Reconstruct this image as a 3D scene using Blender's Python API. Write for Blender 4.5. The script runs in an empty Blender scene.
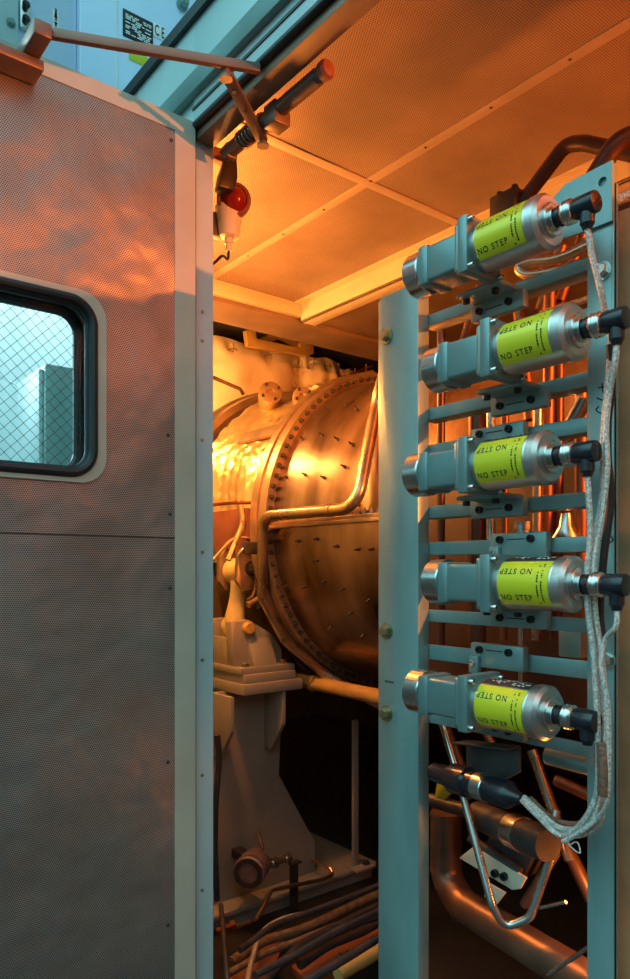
import bpy, bmesh, math, random
from mathutils import Vector, Matrix
random.seed(7)
C = bpy.context.scene.collection
V = Vector
PI = math.pi

# ------------------------------------------------------------------ camera
CAM = V((0, 0, 1.3)); YAW = math.radians(38.5); F = 732.0; HOR = 570.0
FW = V((math.sin(YAW), math.cos(YAW), 0)); RT = V((math.cos(YAW), -math.sin(YAW), 0))
cd = bpy.data.cameras.new('camera'); cam = bpy.data.objects.new('camera', cd); C.objects.link(cam)
cam.location = CAM; cam.rotation_euler = (PI/2, 0, -YAW)
cd.sensor_fit = 'VERTICAL'; cd.sensor_height = 36; cd.lens = F/979*36
cd.shift_y = (HOR-489.5)/979; cd.clip_start = .02
bpy.context.scene.camera = cam

def at(px, py, X=None, Y=None, Z=None, d=None):
    """survey helper: the sight line through a photo point met with a plane of the room"""
    r = FW + RT*((px-315)/F) + V((0, 0, (HOR-py)/F))
    if X is not None: t = X/r.x
    elif Y is not None: t = Y/r.y
    elif Z is not None: t = (Z-CAM.z)/r.z
    else: t = d
    return CAM + r*t

# ------------------------------------------------------------------ materials
def nm(name):
    m = bpy.data.materials.new(name); m.use_nodes = True
    nt = m.node_tree; b = nt.nodes['Principled BSDF']
    return m, nt, b
def mat(name, col, rough=.5, metal=0., var=.12, scale=8., bump=0., bscale=60., stretch=(1, 1, 1), emit=None, spec=None, col2=None, aniso=0):
    m, nt, b = nm(name); N = nt.nodes; L = nt.links
    b.inputs['Roughness'].default_value = rough; b.inputs['Metallic'].default_value = metal
    if spec is not None: b.inputs['Specular IOR Level'].default_value = spec
    tc = N.new('ShaderNodeTexCoord'); mp = N.new('ShaderNodeMapping'); mp.inputs['Scale'].default_value = stretch
    L.new(tc.outputs['Object'], mp.inputs['Vector'])
    nz = N.new('ShaderNodeTexNoise'); nz.inputs['Scale'].default_value = scale; nz.inputs['Detail'].default_value = 6
    L.new(mp.outputs['Vector'], nz.inputs['Vector'])
    cr = N.new('ShaderNodeValToRGB'); e = cr.color_ramp.elements
    e[0].position = .3; e[1].position = .7
    c2 = col2 if col2 else tuple(min(1, c*(1+var)) for c in col)
    e[0].color = (*[c*(1-var) for c in col], 1); e[1].color = (*c2, 1)
    L.new(nz.outputs['Fac'], cr.inputs['Fac']); L.new(cr.outputs['Color'], b.inputs['Base Color'])
    mr = N.new('ShaderNodeMapRange'); mr.inputs['To Min'].default_value = max(.02, rough-.1); mr.inputs['To Max'].default_value = min(1, rough+.12)
    L.new(nz.outputs['Fac'], mr.inputs['Value']); L.new(mr.outputs['Result'], b.inputs['Roughness'])
    if bump:
        n2 = N.new('ShaderNodeTexNoise'); n2.inputs['Scale'].default_value = bscale; n2.inputs['Detail'].default_value = 4
        L.new(mp.outputs['Vector'], n2.inputs['Vector'])
        bp = N.new('ShaderNodeBump'); bp.inputs['Strength'].default_value = bump; bp.inputs['Distance'].default_value = .004
        L.new(n2.outputs['Fac'], bp.inputs['Height']); L.new(bp.outputs['Normal'], b.inputs['Normal'])
    if emit:
        b.inputs['Emission Color'].default_value = (*emit[0], 1); b.inputs['Emission Strength'].default_value = emit[1]
    return m
def perforated(name, col, hole, pitch, axes, rad=.33, metal=.55, rough=.4, dent=.5, dscale=7., stag=True):
    m, nt, b = nm(name); N = nt.nodes; L = nt.links
    tc = N.new('ShaderNodeTexCoord'); sp = N.new('ShaderNodeSeparateXYZ'); L.new(tc.outputs['Object'], sp.inputs[0])
    def mth(op, a, bb=None):
        n = N.new('ShaderNodeMath'); n.operation = op
        for i, v in enumerate((a, bb)):
            if v is None: continue
            if isinstance(v, (int, float)): n.inputs[i].default_value = v
            else: L.new(v, n.inputs[i])
        return n.outputs[0]
    u = mth('DIVIDE', sp.outputs[axes[0]], pitch); v = mth('DIVIDE', sp.outputs[axes[1]], pitch*(.866 if stag else 1))
    if stag:
        row = mth('FLOOR', v); par = mth('MULTIPLY', mth('MODULO', mth('ADD', row, 2000), 2), .5); u = mth('ADD', u, par)
    fu = mth('SUBTRACT', mth('FRACT', mth('ADD', u, 500)), .5); fv = mth('SUBTRACT', mth('FRACT', mth('ADD', v, 500)), .5)
    r2 = mth('ADD', mth('MULTIPLY', fu, fu), mth('MULTIPLY', fv, fv))
    h = mth('LESS_THAN', r2, rad*rad)
    nz = N.new('ShaderNodeTexNoise'); nz.inputs['Scale'].default_value = 5; nz.inputs['Detail'].default_value = 7
    L.new(tc.outputs['Object'], nz.inputs['Vector'])
    cr = N.new('ShaderNodeValToRGB'); e = cr.color_ramp.elements
    e[0].position = .3; e[0].color = (*[c*.8 for c in col], 1); e[1].position = .72; e[1].color = (*[min(1, c*1.15) for c in col], 1)
    L.new(nz.outputs['Fac'], cr.inputs['Fac'])
    mx = N.new('ShaderNodeMix'); mx.data_type = 'RGBA'; L.new(h, mx.inputs['Factor']); L.new(cr.outputs['Color'], mx.inputs['A'])
    mx.inputs['B'].default_value = (*hole, 1); L.new(mx.outputs['Result'], b.inputs['Base Color'])
    b.inputs['Roughness'].default_value = rough
    L.new(mth('MULTIPLY', mth('SUBTRACT', 1., h), metal), b.inputs['Metallic'])
    n2 = N.new('ShaderNodeTexNoise'); n2.inputs['Scale'].default_value = dscale; n2.inputs['Detail'].default_value = 3
    L.new(tc.outputs['Object'], n2.inputs['Vector'])
    b1 = N.new('ShaderNodeBump'); b1.inputs['Strength'].default_value = dent; b1.inputs['Distance'].default_value = .03
    L.new(n2.outputs['Fac'], b1.inputs['Height'])
    L.new(b1.outputs['Normal'], b.inputs['Normal'])
    return m
def glass(name):
    m, nt, b = nm(name)
    b.inputs['Base Color'].default_value = (.86, .96, .95, 1); b.inputs['Roughness'].default_value = .02
    b.inputs['Transmission Weight'].default_value = 1; b.inputs['IOR'].default_value = 1.12
    return m
def lens(name):
    m, nt, b = nm(name)
    b.inputs['Base Color'].default_value = (.32, .02, .012, 1); b.inputs['Roughness'].default_value = .12
    b.inputs['Transmission Weight'].default_value = .3; b.inputs['IOR'].default_value = 1.4
    return m

M = {
 'paint': mat('grey_green_paint', (.40, .47, .44), .38, .1, .16, 6, .12, 30, (1, 1, .35)),
 'rack': mat('blue_grey_rack_paint', (.22, .36, .36), .34, .3, .2, 9, .1, 40, (1, 1, .3)),
 'tan': mat('tan_enclosure_paint', (.46, .44, .36), .45, 0, .12, 5, .1, 30),
 'jamb': mat('grey_jamb_paint', (.36, .36, .35), .42, .2, .12, 6, .08, 30, (1, 1, .3)),
 'cream': mat('cream_beam_paint', (.62, .55, .42), .45, 0, .08, 5, .05, 30),
 'soffit': mat('brown_soffit_steel', (.22, .15, .105), .5, .2, .25, 5, .1, 20),
 'darkwall': mat('void_dark_wall', (.035, .03, .028), .8, 0, .3, 3),  # near-black colour stands in for the unlit void
 'floor': mat('oily_floor', (.028, .026, .025), .45, .1, .4, 4, .2, 20),
 'ground': mat('dark_concrete', (.045, .045, .045), .8, 0, .3, 4, .2, 40),
 'ext': mat('pale_cyan_cladding', (.46, .60, .62), .42, .1, .08, 4),
 'exttrim': mat('green_grey_trim', (.16, .27, .26), .4, .1, .2, 8),
 'blue': mat('pale_blue_steel', (.62, .74, .95), .25, .25, .08, 3, 0, 10, (1, 1, .2)),
 'black': mat('black_rubber', (.012, .012, .014), .42, 0, .2, 20),
 'plug': mat('black_plastic', (.014, .015, .022), .24, 0, .2, 20),
 'steel': mat('brushed_steel', (.60, .60, .58), .24, 1, .04, 30),
 'alu': mat('dull_aluminium', (.58, .56, .54), .32, .95, .04, 30),
 'valve': mat('grey_anodised_body', (.20, .31, .31), .36, .5, .08, 14),
 'yellow': mat('yellow_green_label', (.78, .70, .03), .26, .15, .05, 9),
 'ink': mat('black_ink', (.012, .012, .012), .6, 0, .1, 20),
 'white': mat('white_print', (.75, .76, .74), .5, 0, .05, 20),
 'bolt': mat('brass_plated_bolt', (.42, .38, .22), .32, .9, .2, 60),
 'darkbolt': mat('black_oxide_bolt', (.03, .035, .035), .4, .7, .2, 60),
 'casing': mat('heat_tinted_casing', (.24, .14, .09), .30, .95, .35, 5, .06, 14, (1, 1.6, .5), col2=(.52, .38, .28)),
 'ring': mat('flange_steel', (.50, .38, .27), .36, .8, .2, 10),
 'foil': mat('crinkled_gold_foil', (.80, .60, .32), .30, .75, .12, 14, .5, 40),
 'blanket': mat('cream_insulation_cloth', (.72, .62, .45), .75, 0, .08, 12, .5, 14),
 'stitch': mat('brown_lacing_wire', (.16, .09, .04), .6, .2, .1, 30),
 'pipe': mat('bronze_steel_pipe', (.50, .38, .27), .28, .95, .15, 14),
 'copper': mat('copper_tube', (.27, .115, .06), .42, .9, .2, 20),
 'dkpipe': mat('dark_brown_pipe', (.10, .05, .035), .34, .5, .25, 14),
 'ypipe': mat('ochre_painted_pipe', (.55, .34, .10), .45, .1, .2, 14, .1, 30),
 'stpipe': mat('bright_steel_tube', (.55, .56, .54), .25, .95, .1, 20),
 'link': mat('cream_yellow_strut_paint', (.68, .56, .28), .4, 0, .1, 10),
 'ped': mat('grey_pedestal_paint', (.30, .29, .26), .45, .05, .1, 5, .06, 30),
 'iron': mat('dark_iron', (.06, .055, .055), .5, .5, .3, 20, .1, 60),
 'gauge': mat('mauve_cast_housing', (.25, .17, .18), .4, .5, .3, 30, .1, 60),
 'strip': mat('plain_ceiling_margin', (.46, .37, .30), .45, .2, .1, 6),
 'drain': mat('brown_drain_pipe', (.26, .15, .10), .36, .75, .25, 14),
 'shade_sheet': mat('dark_shade_sheet', (.05, .026, .02), .5, .2, .3, 7, .1, 20),  # darkened to put shade behind the riser tubes
 'fascia': mat('teal_fascia_cladding', (.42, .56, .58), .42, .1, .08, 4),
 'sidepanel': mat('brown_side_panel', (.46, .28, .16), .5, .05, .25, 9, .1, 30),
 'braid': mat('steel_braid', (.66, .64, .60), .4, .6, .45, 240, .8, 500),
 'bbraid': mat('brown_sleeve', (.25, .12, .08), .5, .3, .4, 160, .6, 300),
 'hose': mat('dark_hose', (.05, .045, .05), .4, .2, .3, 40, .2, 120),
 'ribhose': mat('tan_wrapped_hose', (.20, .13, .08), .6, .1, .35, 40, .6, 90),
 'brown': mat('brown_closer_paint', (.17, .115, .085), .4, .3, .2, 14),
 'whitecast': mat('white_cast_housing', (.78, .72, .58), .4, 0, .08, 12),
 'sticker': mat('yellow_sticker', (.60, .58, .03), .4, 0, .1, 12),
 'rust': mat('red_brown_primer', (.24, .09, .06), .55, .05, .25, 10, .1, 30),
 'perf_door': perforated('perforated_door_liner', (.38, .35, .33), (.03, .025, .022), .0042, (0, 2), .34, .6, .42, .5, 6.),
 'perf_ceil': perforated('perforated_ceiling_liner', (.42, .33, .27), (.10, .06, .04), .0056, (0, 1), .30, .35, .5, .25, 3.5),
 'glass': glass('window_glass'), 'lens': lens('red_lens'),
}

# ------------------------------------------------------------------ mesh helpers
def B(): return bmesh.new()
def a_box(bm, lo, hi, bev=0., rot=None, seg=2):
    lo, hi = V(lo), V(hi); c = (lo+hi)/2; s = hi-lo
    mtx = Matrix.Translation(c)
    if rot is not None: mtx = mtx @ rot
    r = bmesh.ops.create_cube(bm, size=1, matrix=mtx @ Matrix.Diagonal((abs(s.x), abs(s.y), abs(s.z), 1)))
    if bev:
        es = list({e for v in r['verts'] for e in v.link_edges})
        bmesh.ops.bevel(bm, geom=es, offset=min(bev, .45*min(abs(s.x), abs(s.y), abs(s.z))), segments=seg, affect='EDGES', profile=.5)
    return bm
def a_prism(bm, poly, thick, bev=0.):
    """a flat outline (3-D points) given thickness along a vector"""
    t = V(thick); n = len(poly)
    a = [bm.verts.new(V(p)) for p in poly]; b = [bm.verts.new(V(p)+t) for p in poly]
    fs = [bm.faces.new(a), bm.faces.new(b[::-1])]
    for i in range(n): fs.append(bm.faces.new((a[i], b[i], b[(i+1) % n], a[(i+1) % n])))
    bmesh.ops.recalc_face_normals(bm, faces=fs)
    if bev:
        es = list({e for f in fs for e in f.edges})
        bmesh.ops.bevel(bm, geom=es, offset=bev, segments=2, affect='EDGES', profile=.5)
    return bm
def fillet(pts, rad, n=6):
    pts = [V(p) for p in pts]; out = [pts[0]]
    for i in range(1, len(pts)-1):
        p, a, b = pts[i], pts[i-1], pts[i+1]
        u = (a-p); w = (b-p); lu, lw = u.length, w.length; u.normalize(); w.normalize()
        ang = u.angle(w, PI)
        if ang > PI-.02: out.append(p); continue
        tl = min(rad/math.tan(ang/2), lu*.48, lw*.48)
        s, e = p+u*tl, p+w*tl
        for k in range(n+1):
            t = k/n; out.append((s*(1-t)+p*t)*(1-t)+(p*(1-t)+e*t)*t)
    out.append(pts[-1]); return out
def spline(pts, n=8):
    pts = [V(p) for p in pts]; P = [pts[0]*2-pts[1]]+pts+[pts[-1]*2-pts[-2]]; out = []
    for i in range(1, len(P)-2):
        p0, p1, p2, p3 = P[i-1:i+3]
        for k in range(n):
            t = k/n
            out.append(.5*((2*p1)+(p2-p0)*t+(2*p0-5*p1+4*p2-p3)*t*t+(3*p1-p0-3*p2+p3)*t**3))
    out.append(pts[-1]); return out
def a_tube(bm, pts, r, n=12, rs=None):
    pts = [V(p) for p in pts]; rings = []
    t0 = (pts[1]-pts[0]).normalized(); up = V((0, 0, 1)) if abs(t0.z) < .9 else V((1, 0, 0))
    nrm = t0.cross(up).normalized()
    for i, p in enumerate(pts):
        t = (pts[min(i+1, len(pts)-1)]-pts[max(i-1, 0)]).normalized()
        nrm = (nrm-t*nrm.dot(t)).normalized(); bn = t.cross(nrm)
        rr = rs[i] if rs else r
        rings.append([bm.verts.new(p+(nrm*math.cos(2*PI*k/n)+bn*math.sin(2*PI*k/n))*rr) for k in range(n)])
    for a, b in zip(rings, rings[1:]):
        for k in range(n): bm.faces.new((a[k], b[k], b[(k+1) % n], a[(k+1) % n]))
    bm.faces.new(rings[0][::-1]); bm.faces.new(rings[-1])
    bmesh.ops.recalc_face_normals(bm, faces=bm.faces[:])
    return bm
def a_lathe(bm, prof, o, axis, n=32, a0=0., a1=2*PI, ref=None):
    o = V(o); ax = V(axis).normalized()
    ref = V(ref) if ref else (V((0, 0, 1)) if abs(ax.z) < .9 else V((1, 0, 0)))
    u = (ref-ax*ref.dot(ax)).normalized(); w = ax.cross(u)
    full = a1-a0 > 2*PI-.001; cnt = n if full else n+1; rings = []
    for s, r in prof:
        rings.append([bm.verts.new(o+ax*s+(u*math.cos(a0+(a1-a0)*k/n)+w*math.sin(a0+(a1-a0)*k/n))*max(r, .0001)) for k in range(cnt)])
    for a, b in zip(rings, rings[1:]):
        for k in range(n):
            bm.faces.new((a[k], a[(k+1) % cnt], b[(k+1) % cnt], b[k]))
    if full:
        if prof[0][1] > .0002: bm.faces.new(rings[0])
        if prof[-1][1] > .0002: bm.faces.new(rings[-1][::-1])
    bmesh.ops.recalc_face_normals(bm, faces=bm.faces[:])
    return bm
def a_bolt(bm, o, axis, r, h, washer=1.4):
    a_lathe(bm, [(0, r*washer), (h*.18, r*washer)], o, axis, 16)
    a_lathe(bm, [(h*.18, r), (h*.85, r), (h, r*.85)], o, axis, 6)
    return bm
def a_cap(bm, o, axis, r, h):     # socket head screw
    a_lathe(bm, [(0, r), (h*.9, r), (h, r*.9), (h, r*.5), (h*.5, r*.45)], o, axis, 14)
    return bm
def obj(name, bm, m, parent=None, label=None, smooth=True):
    if parent is not None:
        off = wloc(parent)
        bmesh.ops.translate(bm, vec=-off, verts=bm.verts[:])
    me = bpy.data.meshes.new(name); bm.to_mesh(me); bm.free()
    me.materials.append(M[m] if isinstance(m, str) else m)
    if smooth:
        me.shade_smooth(); me.set_sharp_from_angle(angle=math.radians(35))
    o = bpy.data.objects.new(name, me); C.objects.link(o)
    if parent is not None: o.parent = parent
    if label: o['label'] = label
    return o
def wloc(o):
    l = V(o.location)
    while o.parent is not None: o = o.parent; l = l+V(o.location)
    return l
def thing(name, label, cat, loc=(0, 0, 0), group=None):
    o = bpy.data.objects.new(name, None); C.objects.link(o); o.empty_display_size = .05
    o.location = loc; o['label'] = label; o['category'] = cat
    if group: o['group'] = group
    return o
def solo(name, bm, m, label, cat, group=None, origin=None):
    if origin is None:
        origin = sum((v.co for v in bm.verts), V())/len(bm.verts); origin.z = min(v.co.z for v in bm.verts)
    bmesh.ops.translate(bm, vec=-V(origin), verts=bm.verts[:])
    o = obj(name, bm, m); o.location = origin; o['label'] = label; o['category'] = cat
    if group: o['group'] = group
    return o
def struct(name, bm, m):
    o = obj(name, bm, m); o['kind'] = 'structure'; return o
def dup(src, offs, **props):
    c = src.copy(); C.objects.link(c); c.location = V(src.location)+V(offs)
    for k, v in props.items(): c[k] = v
    for ch in list(src.children):
        d = ch.copy(); C.objects.link(d); d.parent = c
        for g in list(ch.children):
            e = g.copy(); C.objects.link(e); e.parent = d
    return c
def inst(src_mesh_obj, parent, loc, rot=None):
    """another copy of a small part (a bolt) on the same thing"""
    c = src_mesh_obj.copy(); C.objects.link(c); c.parent = parent; c.location = V(loc)-wloc(parent)
    if rot is not None: c.rotation_mode = 'QUATERNION'; c.rotation_quaternion = rot
    return c
def text_bm(s, size, mapf, spacing=1.0, width=None, bold=.0):
    cu = bpy.data.curves.new('t', 'FONT'); cu.body = s; cu.size = size; cu.align_x = 'CENTER'; cu.align_y = 'CENTER'
    cu.space_character = spacing; cu.offset = bold; cu.resolution_u = 3
    o = bpy.data.objects.new('t', cu); C.objects.link(o)
    me = bpy.data.meshes.new_from_object(o.evaluated_get(bpy.context.evaluated_depsgraph_get()))
    bpy.data.objects.remove(o); bm = bmesh.new(); bm.from_mesh(me); bpy.data.meshes.remove(me)
    bmesh.ops.triangulate(bm, faces=bm.faces[:])
    xs = [v.co.x for v in bm.verts]; w = max(xs)-min(xs); k = width/w if width else 1
    for v in bm.verts: v.co = V(mapf(v.co.x*k, v.co.y))
    return bm
def merge(bm, other):
    me = bpy.data.meshes.new('tmp'); other.to_mesh(me); other.free(); bm.from_mesh(me); bpy.data.meshes.remove(me)
    return bm
def hexrot(axis): return V((0, 0, 1)).rotation_difference(V(axis))

CZ = 1.3                                   # eye height; heights below are written as eye + offset
def z(u): return CZ+u

# ------------------------------------------------------------------ the setting
WX = .79; WI = .836; HY = 1.415            # front wall outer / inner face, hinge side of the opening
ROOF = z(1.20); CEIL = z(1.05)
struct('floor', a_box(B(), (.70, -1.5, -.1), (4.2, 5.2, 0)), 'floor')
struct('ground', a_box(B(), (-8, -6, -.15), (.70, 9, -.03)), 'ground')
bm = B(); a_box(bm, (WX, HY, 0), (WI, 5.2, ROOF)); struct('wall_left', bm, 'ext')
bm = B(); a_box(bm, (WX, -1.5, z(1.07)), (WI, HY, ROOF)); struct('wall_front', bm, 'fascia')
bm = B(); a_box(bm, (WX, -1.5, 0), (WI, -.25, z(1.07))); struct('wall_right', bm, 'ext')
bm = B(); a_box(bm, (4.15, -1.5, 0), (4.2, 5.2, ROOF)); a_box(bm, (WI, 5.15, 0), (4.15, 5.2, ROOF)); a_box(bm, (WI, -1.5, 0), (4.15, -1.45, ROOF))
struct('wall_back', bm, 'darkwall')
bm = B(); a_box(bm, (WX, -1.5, ROOF), (4.2, 5.2, ROOF+.02)); struct('roof', bm, 'ext')
bm = B(); a_box(bm, (WX-.012, -1.5, ROOF-.004), (WX, 5.2, ROOF+.022)); struct('trim_1', bm, 'black')
# header: drip band, gutter, gasket, soffit plate
bm = B(); a_box(bm, (WX-.02, -1.4, z(1.025)), (WX, HY+.3, z(1.07)), .004); struct('trim_2', bm, 'exttrim')
bm = B(); a_box(bm, (WX-.004, -1.4, z(.965)), (WI, HY, z(1.07)), .003); struct('trim_3', bm, 'ext')
bm = B(); a_tube(bm, [(WX-.006, -1.4, z(.962)), (WX-.006, HY, z(.962))], .0085); struct('trim_4', bm, 'black')
bm = B(); a_box(bm, (WX-.0065, -1.4, z(1.0)), (WX-.004, HY, z(1.006))); struct('trim_5', bm, 'black')
bm = B(); a_box(bm, (WX, -1.4, z(.937)), (WI, HY, z(.965)), .002); struct('trim_6', bm, 'soffit')
# jamb with its green edge seal and screws
jm = struct('trim_7', a_box(B(), (WX-.004, HY+.001, 0), (.838, HY+.03, z(.937)), .003), 'jamb')
obj('edge_gasket', a_tube(B(), [(WX-.010, HY-.004, 0), (WX-.010, HY-.004, z(.96))], .0075), 'black', jm)
obj('edge_strip', a_box(B(), (WX-.003, HY-.001, 0), (WX+.003, HY+.001, z(.937))), 'exttrim', jm)
for y in (312, 341, 440, 552, 660, 775, 890):
    p = at(202, y, Y=HY+.001); obj('screw', a_lathe(B(), [(0, .0045), (.002, .004), (.003, .001)], p, (0, -1, 0), 10), 'bolt', jm)
# ceiling: perforated panels between plain margins
XB = 1.75; YB = 2.29
bm = B()
a_box(bm, (WI, -1.45, CEIL), (XB, YB, CEIL+.03)); cl = struct('ceiling', bm, 'perf_ceil')
bm = B(); a_box(bm, (1.33, -1.45, CEIL-.002), (1.36, YB, CEIL), .0008); obj('seam_strip', bm, 'strip', cl)
bm = B(); a_box(bm, (WI, 1.45, CEIL-.003), (XB, 1.48, CEIL-.0005), .0008); obj('seam_strip', bm, 'strip', cl)
rb = None
for k in range(14):
    for X in (1.345,):
        p = (X, -.55+k*.2, CEIL-.002)
        if rb is None: rb = obj('rivet', a_lathe(B(), [(0, .004), (.0015, .003), (.002, .0005)], (0, 0, 0), (0, 0, -1), 8), 'iron'); rb.parent = cl; rb.location = p
        else: inst(rb, cl, p)
bm = B(); a_box(bm, (XB, -1.45, z(.975)), (XB+.012, YB, CEIL), .002); a_box(bm, (XB, -1.45, z(.975)), (XB+.07, YB, z(.983)), .002)
a_box(bm, (XB-.03, -1.45, CEIL-.006), (XB, YB, CEIL)); struct('trim_8', bm, 'cream')
bm = B(); a_box(bm, (WI, YB, z(1.0)), (XB+.01, YB+.03, CEIL), .002); struct('trim_9', bm, 'cream')
bm = B(); a_box(bm, (WI, YB+.03, z(.985)), (4.1, 2.52, z(1.04)), .003); a_box(bm, (XB+.07, -1.45, z(1.0)), (4.1, YB+.03, z(1.04)))
struct('trim_10', bm, 'soffit')
bm = B(); a_box(bm, (WI, -1.45, z(1.175)), (4.15, 5.15, z(1.195))); struct('trim_11', bm, 'darkwall')

# ------------------------------------------------------------------ the door, open outwards
DY = HY-.012; DT = .06                      # inner face plane, thickness
def rrect(x0, x1, z0, z1, r, n=8):
    pts = []
    for cx, cz, a in ((x1-r, z1-r, 0), (x0+r, z1-r, 90), (x0+r, z0+r, 180), (x1-r, z0+r, 270)):
        for k in range(n+1):
            t = math.radians(a+90*k/n); pts.append((cx+r*math.cos(t), cz+r*math.sin(t)))
    return pts
def holed(bm, outer, inner, y0, y1):
    def fill(y):
        lo = [bm.verts.new((x, y, zz)) for x, zz in outer]; li = [bm.verts.new((x, y, zz)) for x, zz in inner]
        es = [bm.edges.new((lo[i], lo[(i+1) % len(lo)])) for i in range(len(lo))]+[bm.edges.new((li[i], li[(i+1) % len(li)])) for i in range(len(li))]
        bmesh.ops.triangle_fill(bm, use_beauty=True, edges=es); return lo, li
    a, ai = fill(y0); b, bi = fill(y1)
    for p, q in ((a, b), (ai, bi)):
        for i in range(len(p)): bm.faces.new((p[i], p[(i+1) % len(p)], q[(i+1) % len(p)], q[i]))
    bmesh.ops.recalc_face_normals(bm, faces=bm.faces[:]); return bm
def rect(x0, x1, z0, z1): return [(x1, z1), (x0, z1), (x0, z0), (x1, z0)]
X0, X1, Z0, Z1 = -.16, .783, .02, z(.968)
wx0, wx1, wz0, wz1 = .15, .5815, z(.170), z(.545)
gx0, gx1, gz0, gz1 = wx0+.02, .562, wz0+.012, wz1-.014
hole = rrect(gx0+.003, gx1-.003, gz0+.003, gz1-.003, .05)
door = struct('door_1', holed(B(), rect(X0, X1, Z0, Z1), hole, DY+.002, DY+DT), 'tan')
bm = holed(B(), rect(X0+.05, .7345, Z0+.05, z(.934)), hole, DY-.0015, DY+.002); obj('perforated_liner', bm, 'perf_door', door)
fr = B()
for lo, hi in (((.7345, DY-.003, Z0), (X1, DY+.002, Z1)), ((X0, DY-.003, z(.934)), (.7345, DY+.002, Z1)), ((X0, DY-.003, Z0), (X0+.05, DY+.002, z(.934))), ((X0+.05, DY-.003, Z0), (.7345, DY+.002, Z0+.05))):
    a_box(fr, lo, hi)
obj('border_frame', fr, 'tan', door)
bm = B(); a_box(bm, (X0+.05, DY-.0022, z(.066)), (.7345, DY-.0015, z(.0695))); obj('seam', bm, 'iron', door)
wp = obj('window_plate', holed(B(), rrect(wx0, wx1, wz0, wz1, .052), rrect(gx0, gx1, gz0, gz1, .05), DY-.006, DY-.0015), 'tan', door)
gk = B()
def loop(pts, y): return [V((x, y, zz)) for x, zz in pts]
def a_ring(bm, pts, r, n=10):
    N = len(pts); rings = []
    for i in range(N):
        t = (pts[(i+1) % N]-pts[i-1]).normalized(); nn = V((0, 1, 0)); bb = t.cross(nn)
        rings.append([bm.verts.new(pts[i]+(nn*math.cos(2*PI*k/n)+bb*math.sin(2*PI*k/n))*r) for k in range(n)])
    for i in range(N):
        a, b = rings[i], rings[(i+1) % N]
        for k in range(n): bm.faces.new((a[k], b[k], b[(k+1) % n], a[(k+1) % n]))
    bmesh.ops.recalc_face_normals(bm, faces=bm.faces[:]); return bm
a_ring(gk, loop(rrect(gx0+.004, gx1-.007, gz0+.006, gz1-.006, .046), DY-.004), .0095)
a_ring(gk, loop(rrect(gx0+.012, gx1-.015, gz0+.014, gz1-.014, .040), DY+.004), .006)
obj('window_gasket', gk, 'black', door)
gk = B(); a_ring(gk, loop(rrect(gx0+.01, gx1-.012, gz0+.01, gz1-.01, .046), DY+DT), .012); obj('outer_gasket', gk, 'black', door)
pane = obj('window_pane', holed(B(), rrect(gx0, gx1, gz0, gz1, .045), rrect(gx0+.19, gx0+.1901, gz0+.15, gz0+.1501, .00004, 1), DY+.006, DY+.011), 'glass', door)
wm = B(); pit = .0155; w_, h_ = gx1-gx0, gz1-gz0
k = -h_
while k < w_:                                # diamond safety mesh inside the pane
    for sgn in (1, -1):
        a0 = max(0, -k); a1 = min(h_, w_-k)
        if a1-a0 > .03:
            pts = [(gx0+k+a0, (gz0+a0) if sgn > 0 else (gz1-a0)), (gx0+k+a1, (gz0+a1) if sgn > 0 else (gz1-a1))]
            a_tube(wm, [V((pts[0][0], DY+.0085, pts[0][1])), V((pts[1][0], DY+.0085, pts[1][1]))], .00045, 4)
    k += pit*1.5
obj('wire_mesh', wm, 'iron', door)
for px, py in ((168, 435), (170, 514), (170, 588), (171, 140), (168, 925), (168, 762)):
    p = at(px, py, Y=DY-.002); obj('rivet', a_lathe(B(), [(0, .004), (.002, .003), (.003, .0005)], p, (0, -1, 0), 10), 'iron', door)

# ------------------------------------------------------------------ door closer
t = thing('door_closer', 'brown two-arm closer joining the open door top to the header', 'door closer', (.856, 1.23, z(.93)))
pa = at(12, 62, Y=1.385)
bx = B(); a_box(bx, (.10, 1.345, z(.905)), (.443, DY-.003, z(.925)), .004); obj('door_bracket', bx, 'brown', t)
bx = B(); d0, d1 = V((.372, 1.40, z(.985))), V((.428, 1.362, z(1.0)))
a_box(bx, (.405, 1.285, z(.9255)), (.437, 1.40, z(.953)), .004); obj('arm_socket', bx, 'brown', t)
def bar(a, b, w, h):
    a, b = V(a), V(b); d = (b-a).normalized(); s = d.cross(V((0, 0, 1))).normalized()*w/2; u = s.cross(d).normalized()*h/2
    return a_prism(B(), [a+s+u, a-s+u, a-s-u, a+s-u], b-a, .0015)
A0 = at(47, 33, Z=z(.945)); A1 = at(260, 69, Z=z(.948)); obj('long_arm', bar(A0, A1, .012, .017), 'brown', t)
E0 = at(226, 73, Z=z(.934)); E1 = at(263, 141, Z=z(.893)); obj('short_arm', bar(E0, E1, .024, .008), 'brown', t)
for p in (E0, E1): obj('pivot', a_bolt(B(), p-V((0, 0, .012)), (0, 0, 1), .009, .026), 'brown', t)
for k in (.2, .5): obj('arm_screw', a_cap(B(), E0.lerp(E1, k)-V((0, 0, .006)), (0, 0, -1), .004, .003), 'iron', t)
bm = a_lathe(B(), [(0, .010), (.004, .016), (.04, .016), (.33, .016), (.335, .012), (.34, .010)], (.858, 1.40, z(.924)), (0, -1, 0), 20); obj('closer_cylinder', bm, 'brown', t)
p = at(322, 68, Z=z(.922)); obj('end_cap', a_lathe(B(), [(0, .017), (.012, .018), (.018, .014), (.02, .006)], (.858, 1.055, z(.924)), (0, -1, 0), 20), 'rust', t)
bx = B(); a_box(bx, (.84, 1.185, z(.892)), (.88, 1.225, z(.937)), .003); obj('clamp_block', bx, 'brown', t)
bx = B(); a_box(bx, (.845, 1.37, z(.905)), (.872, 1.385, z(.937)), .003); obj('clamp_block', bx, 'brown', t)
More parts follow.
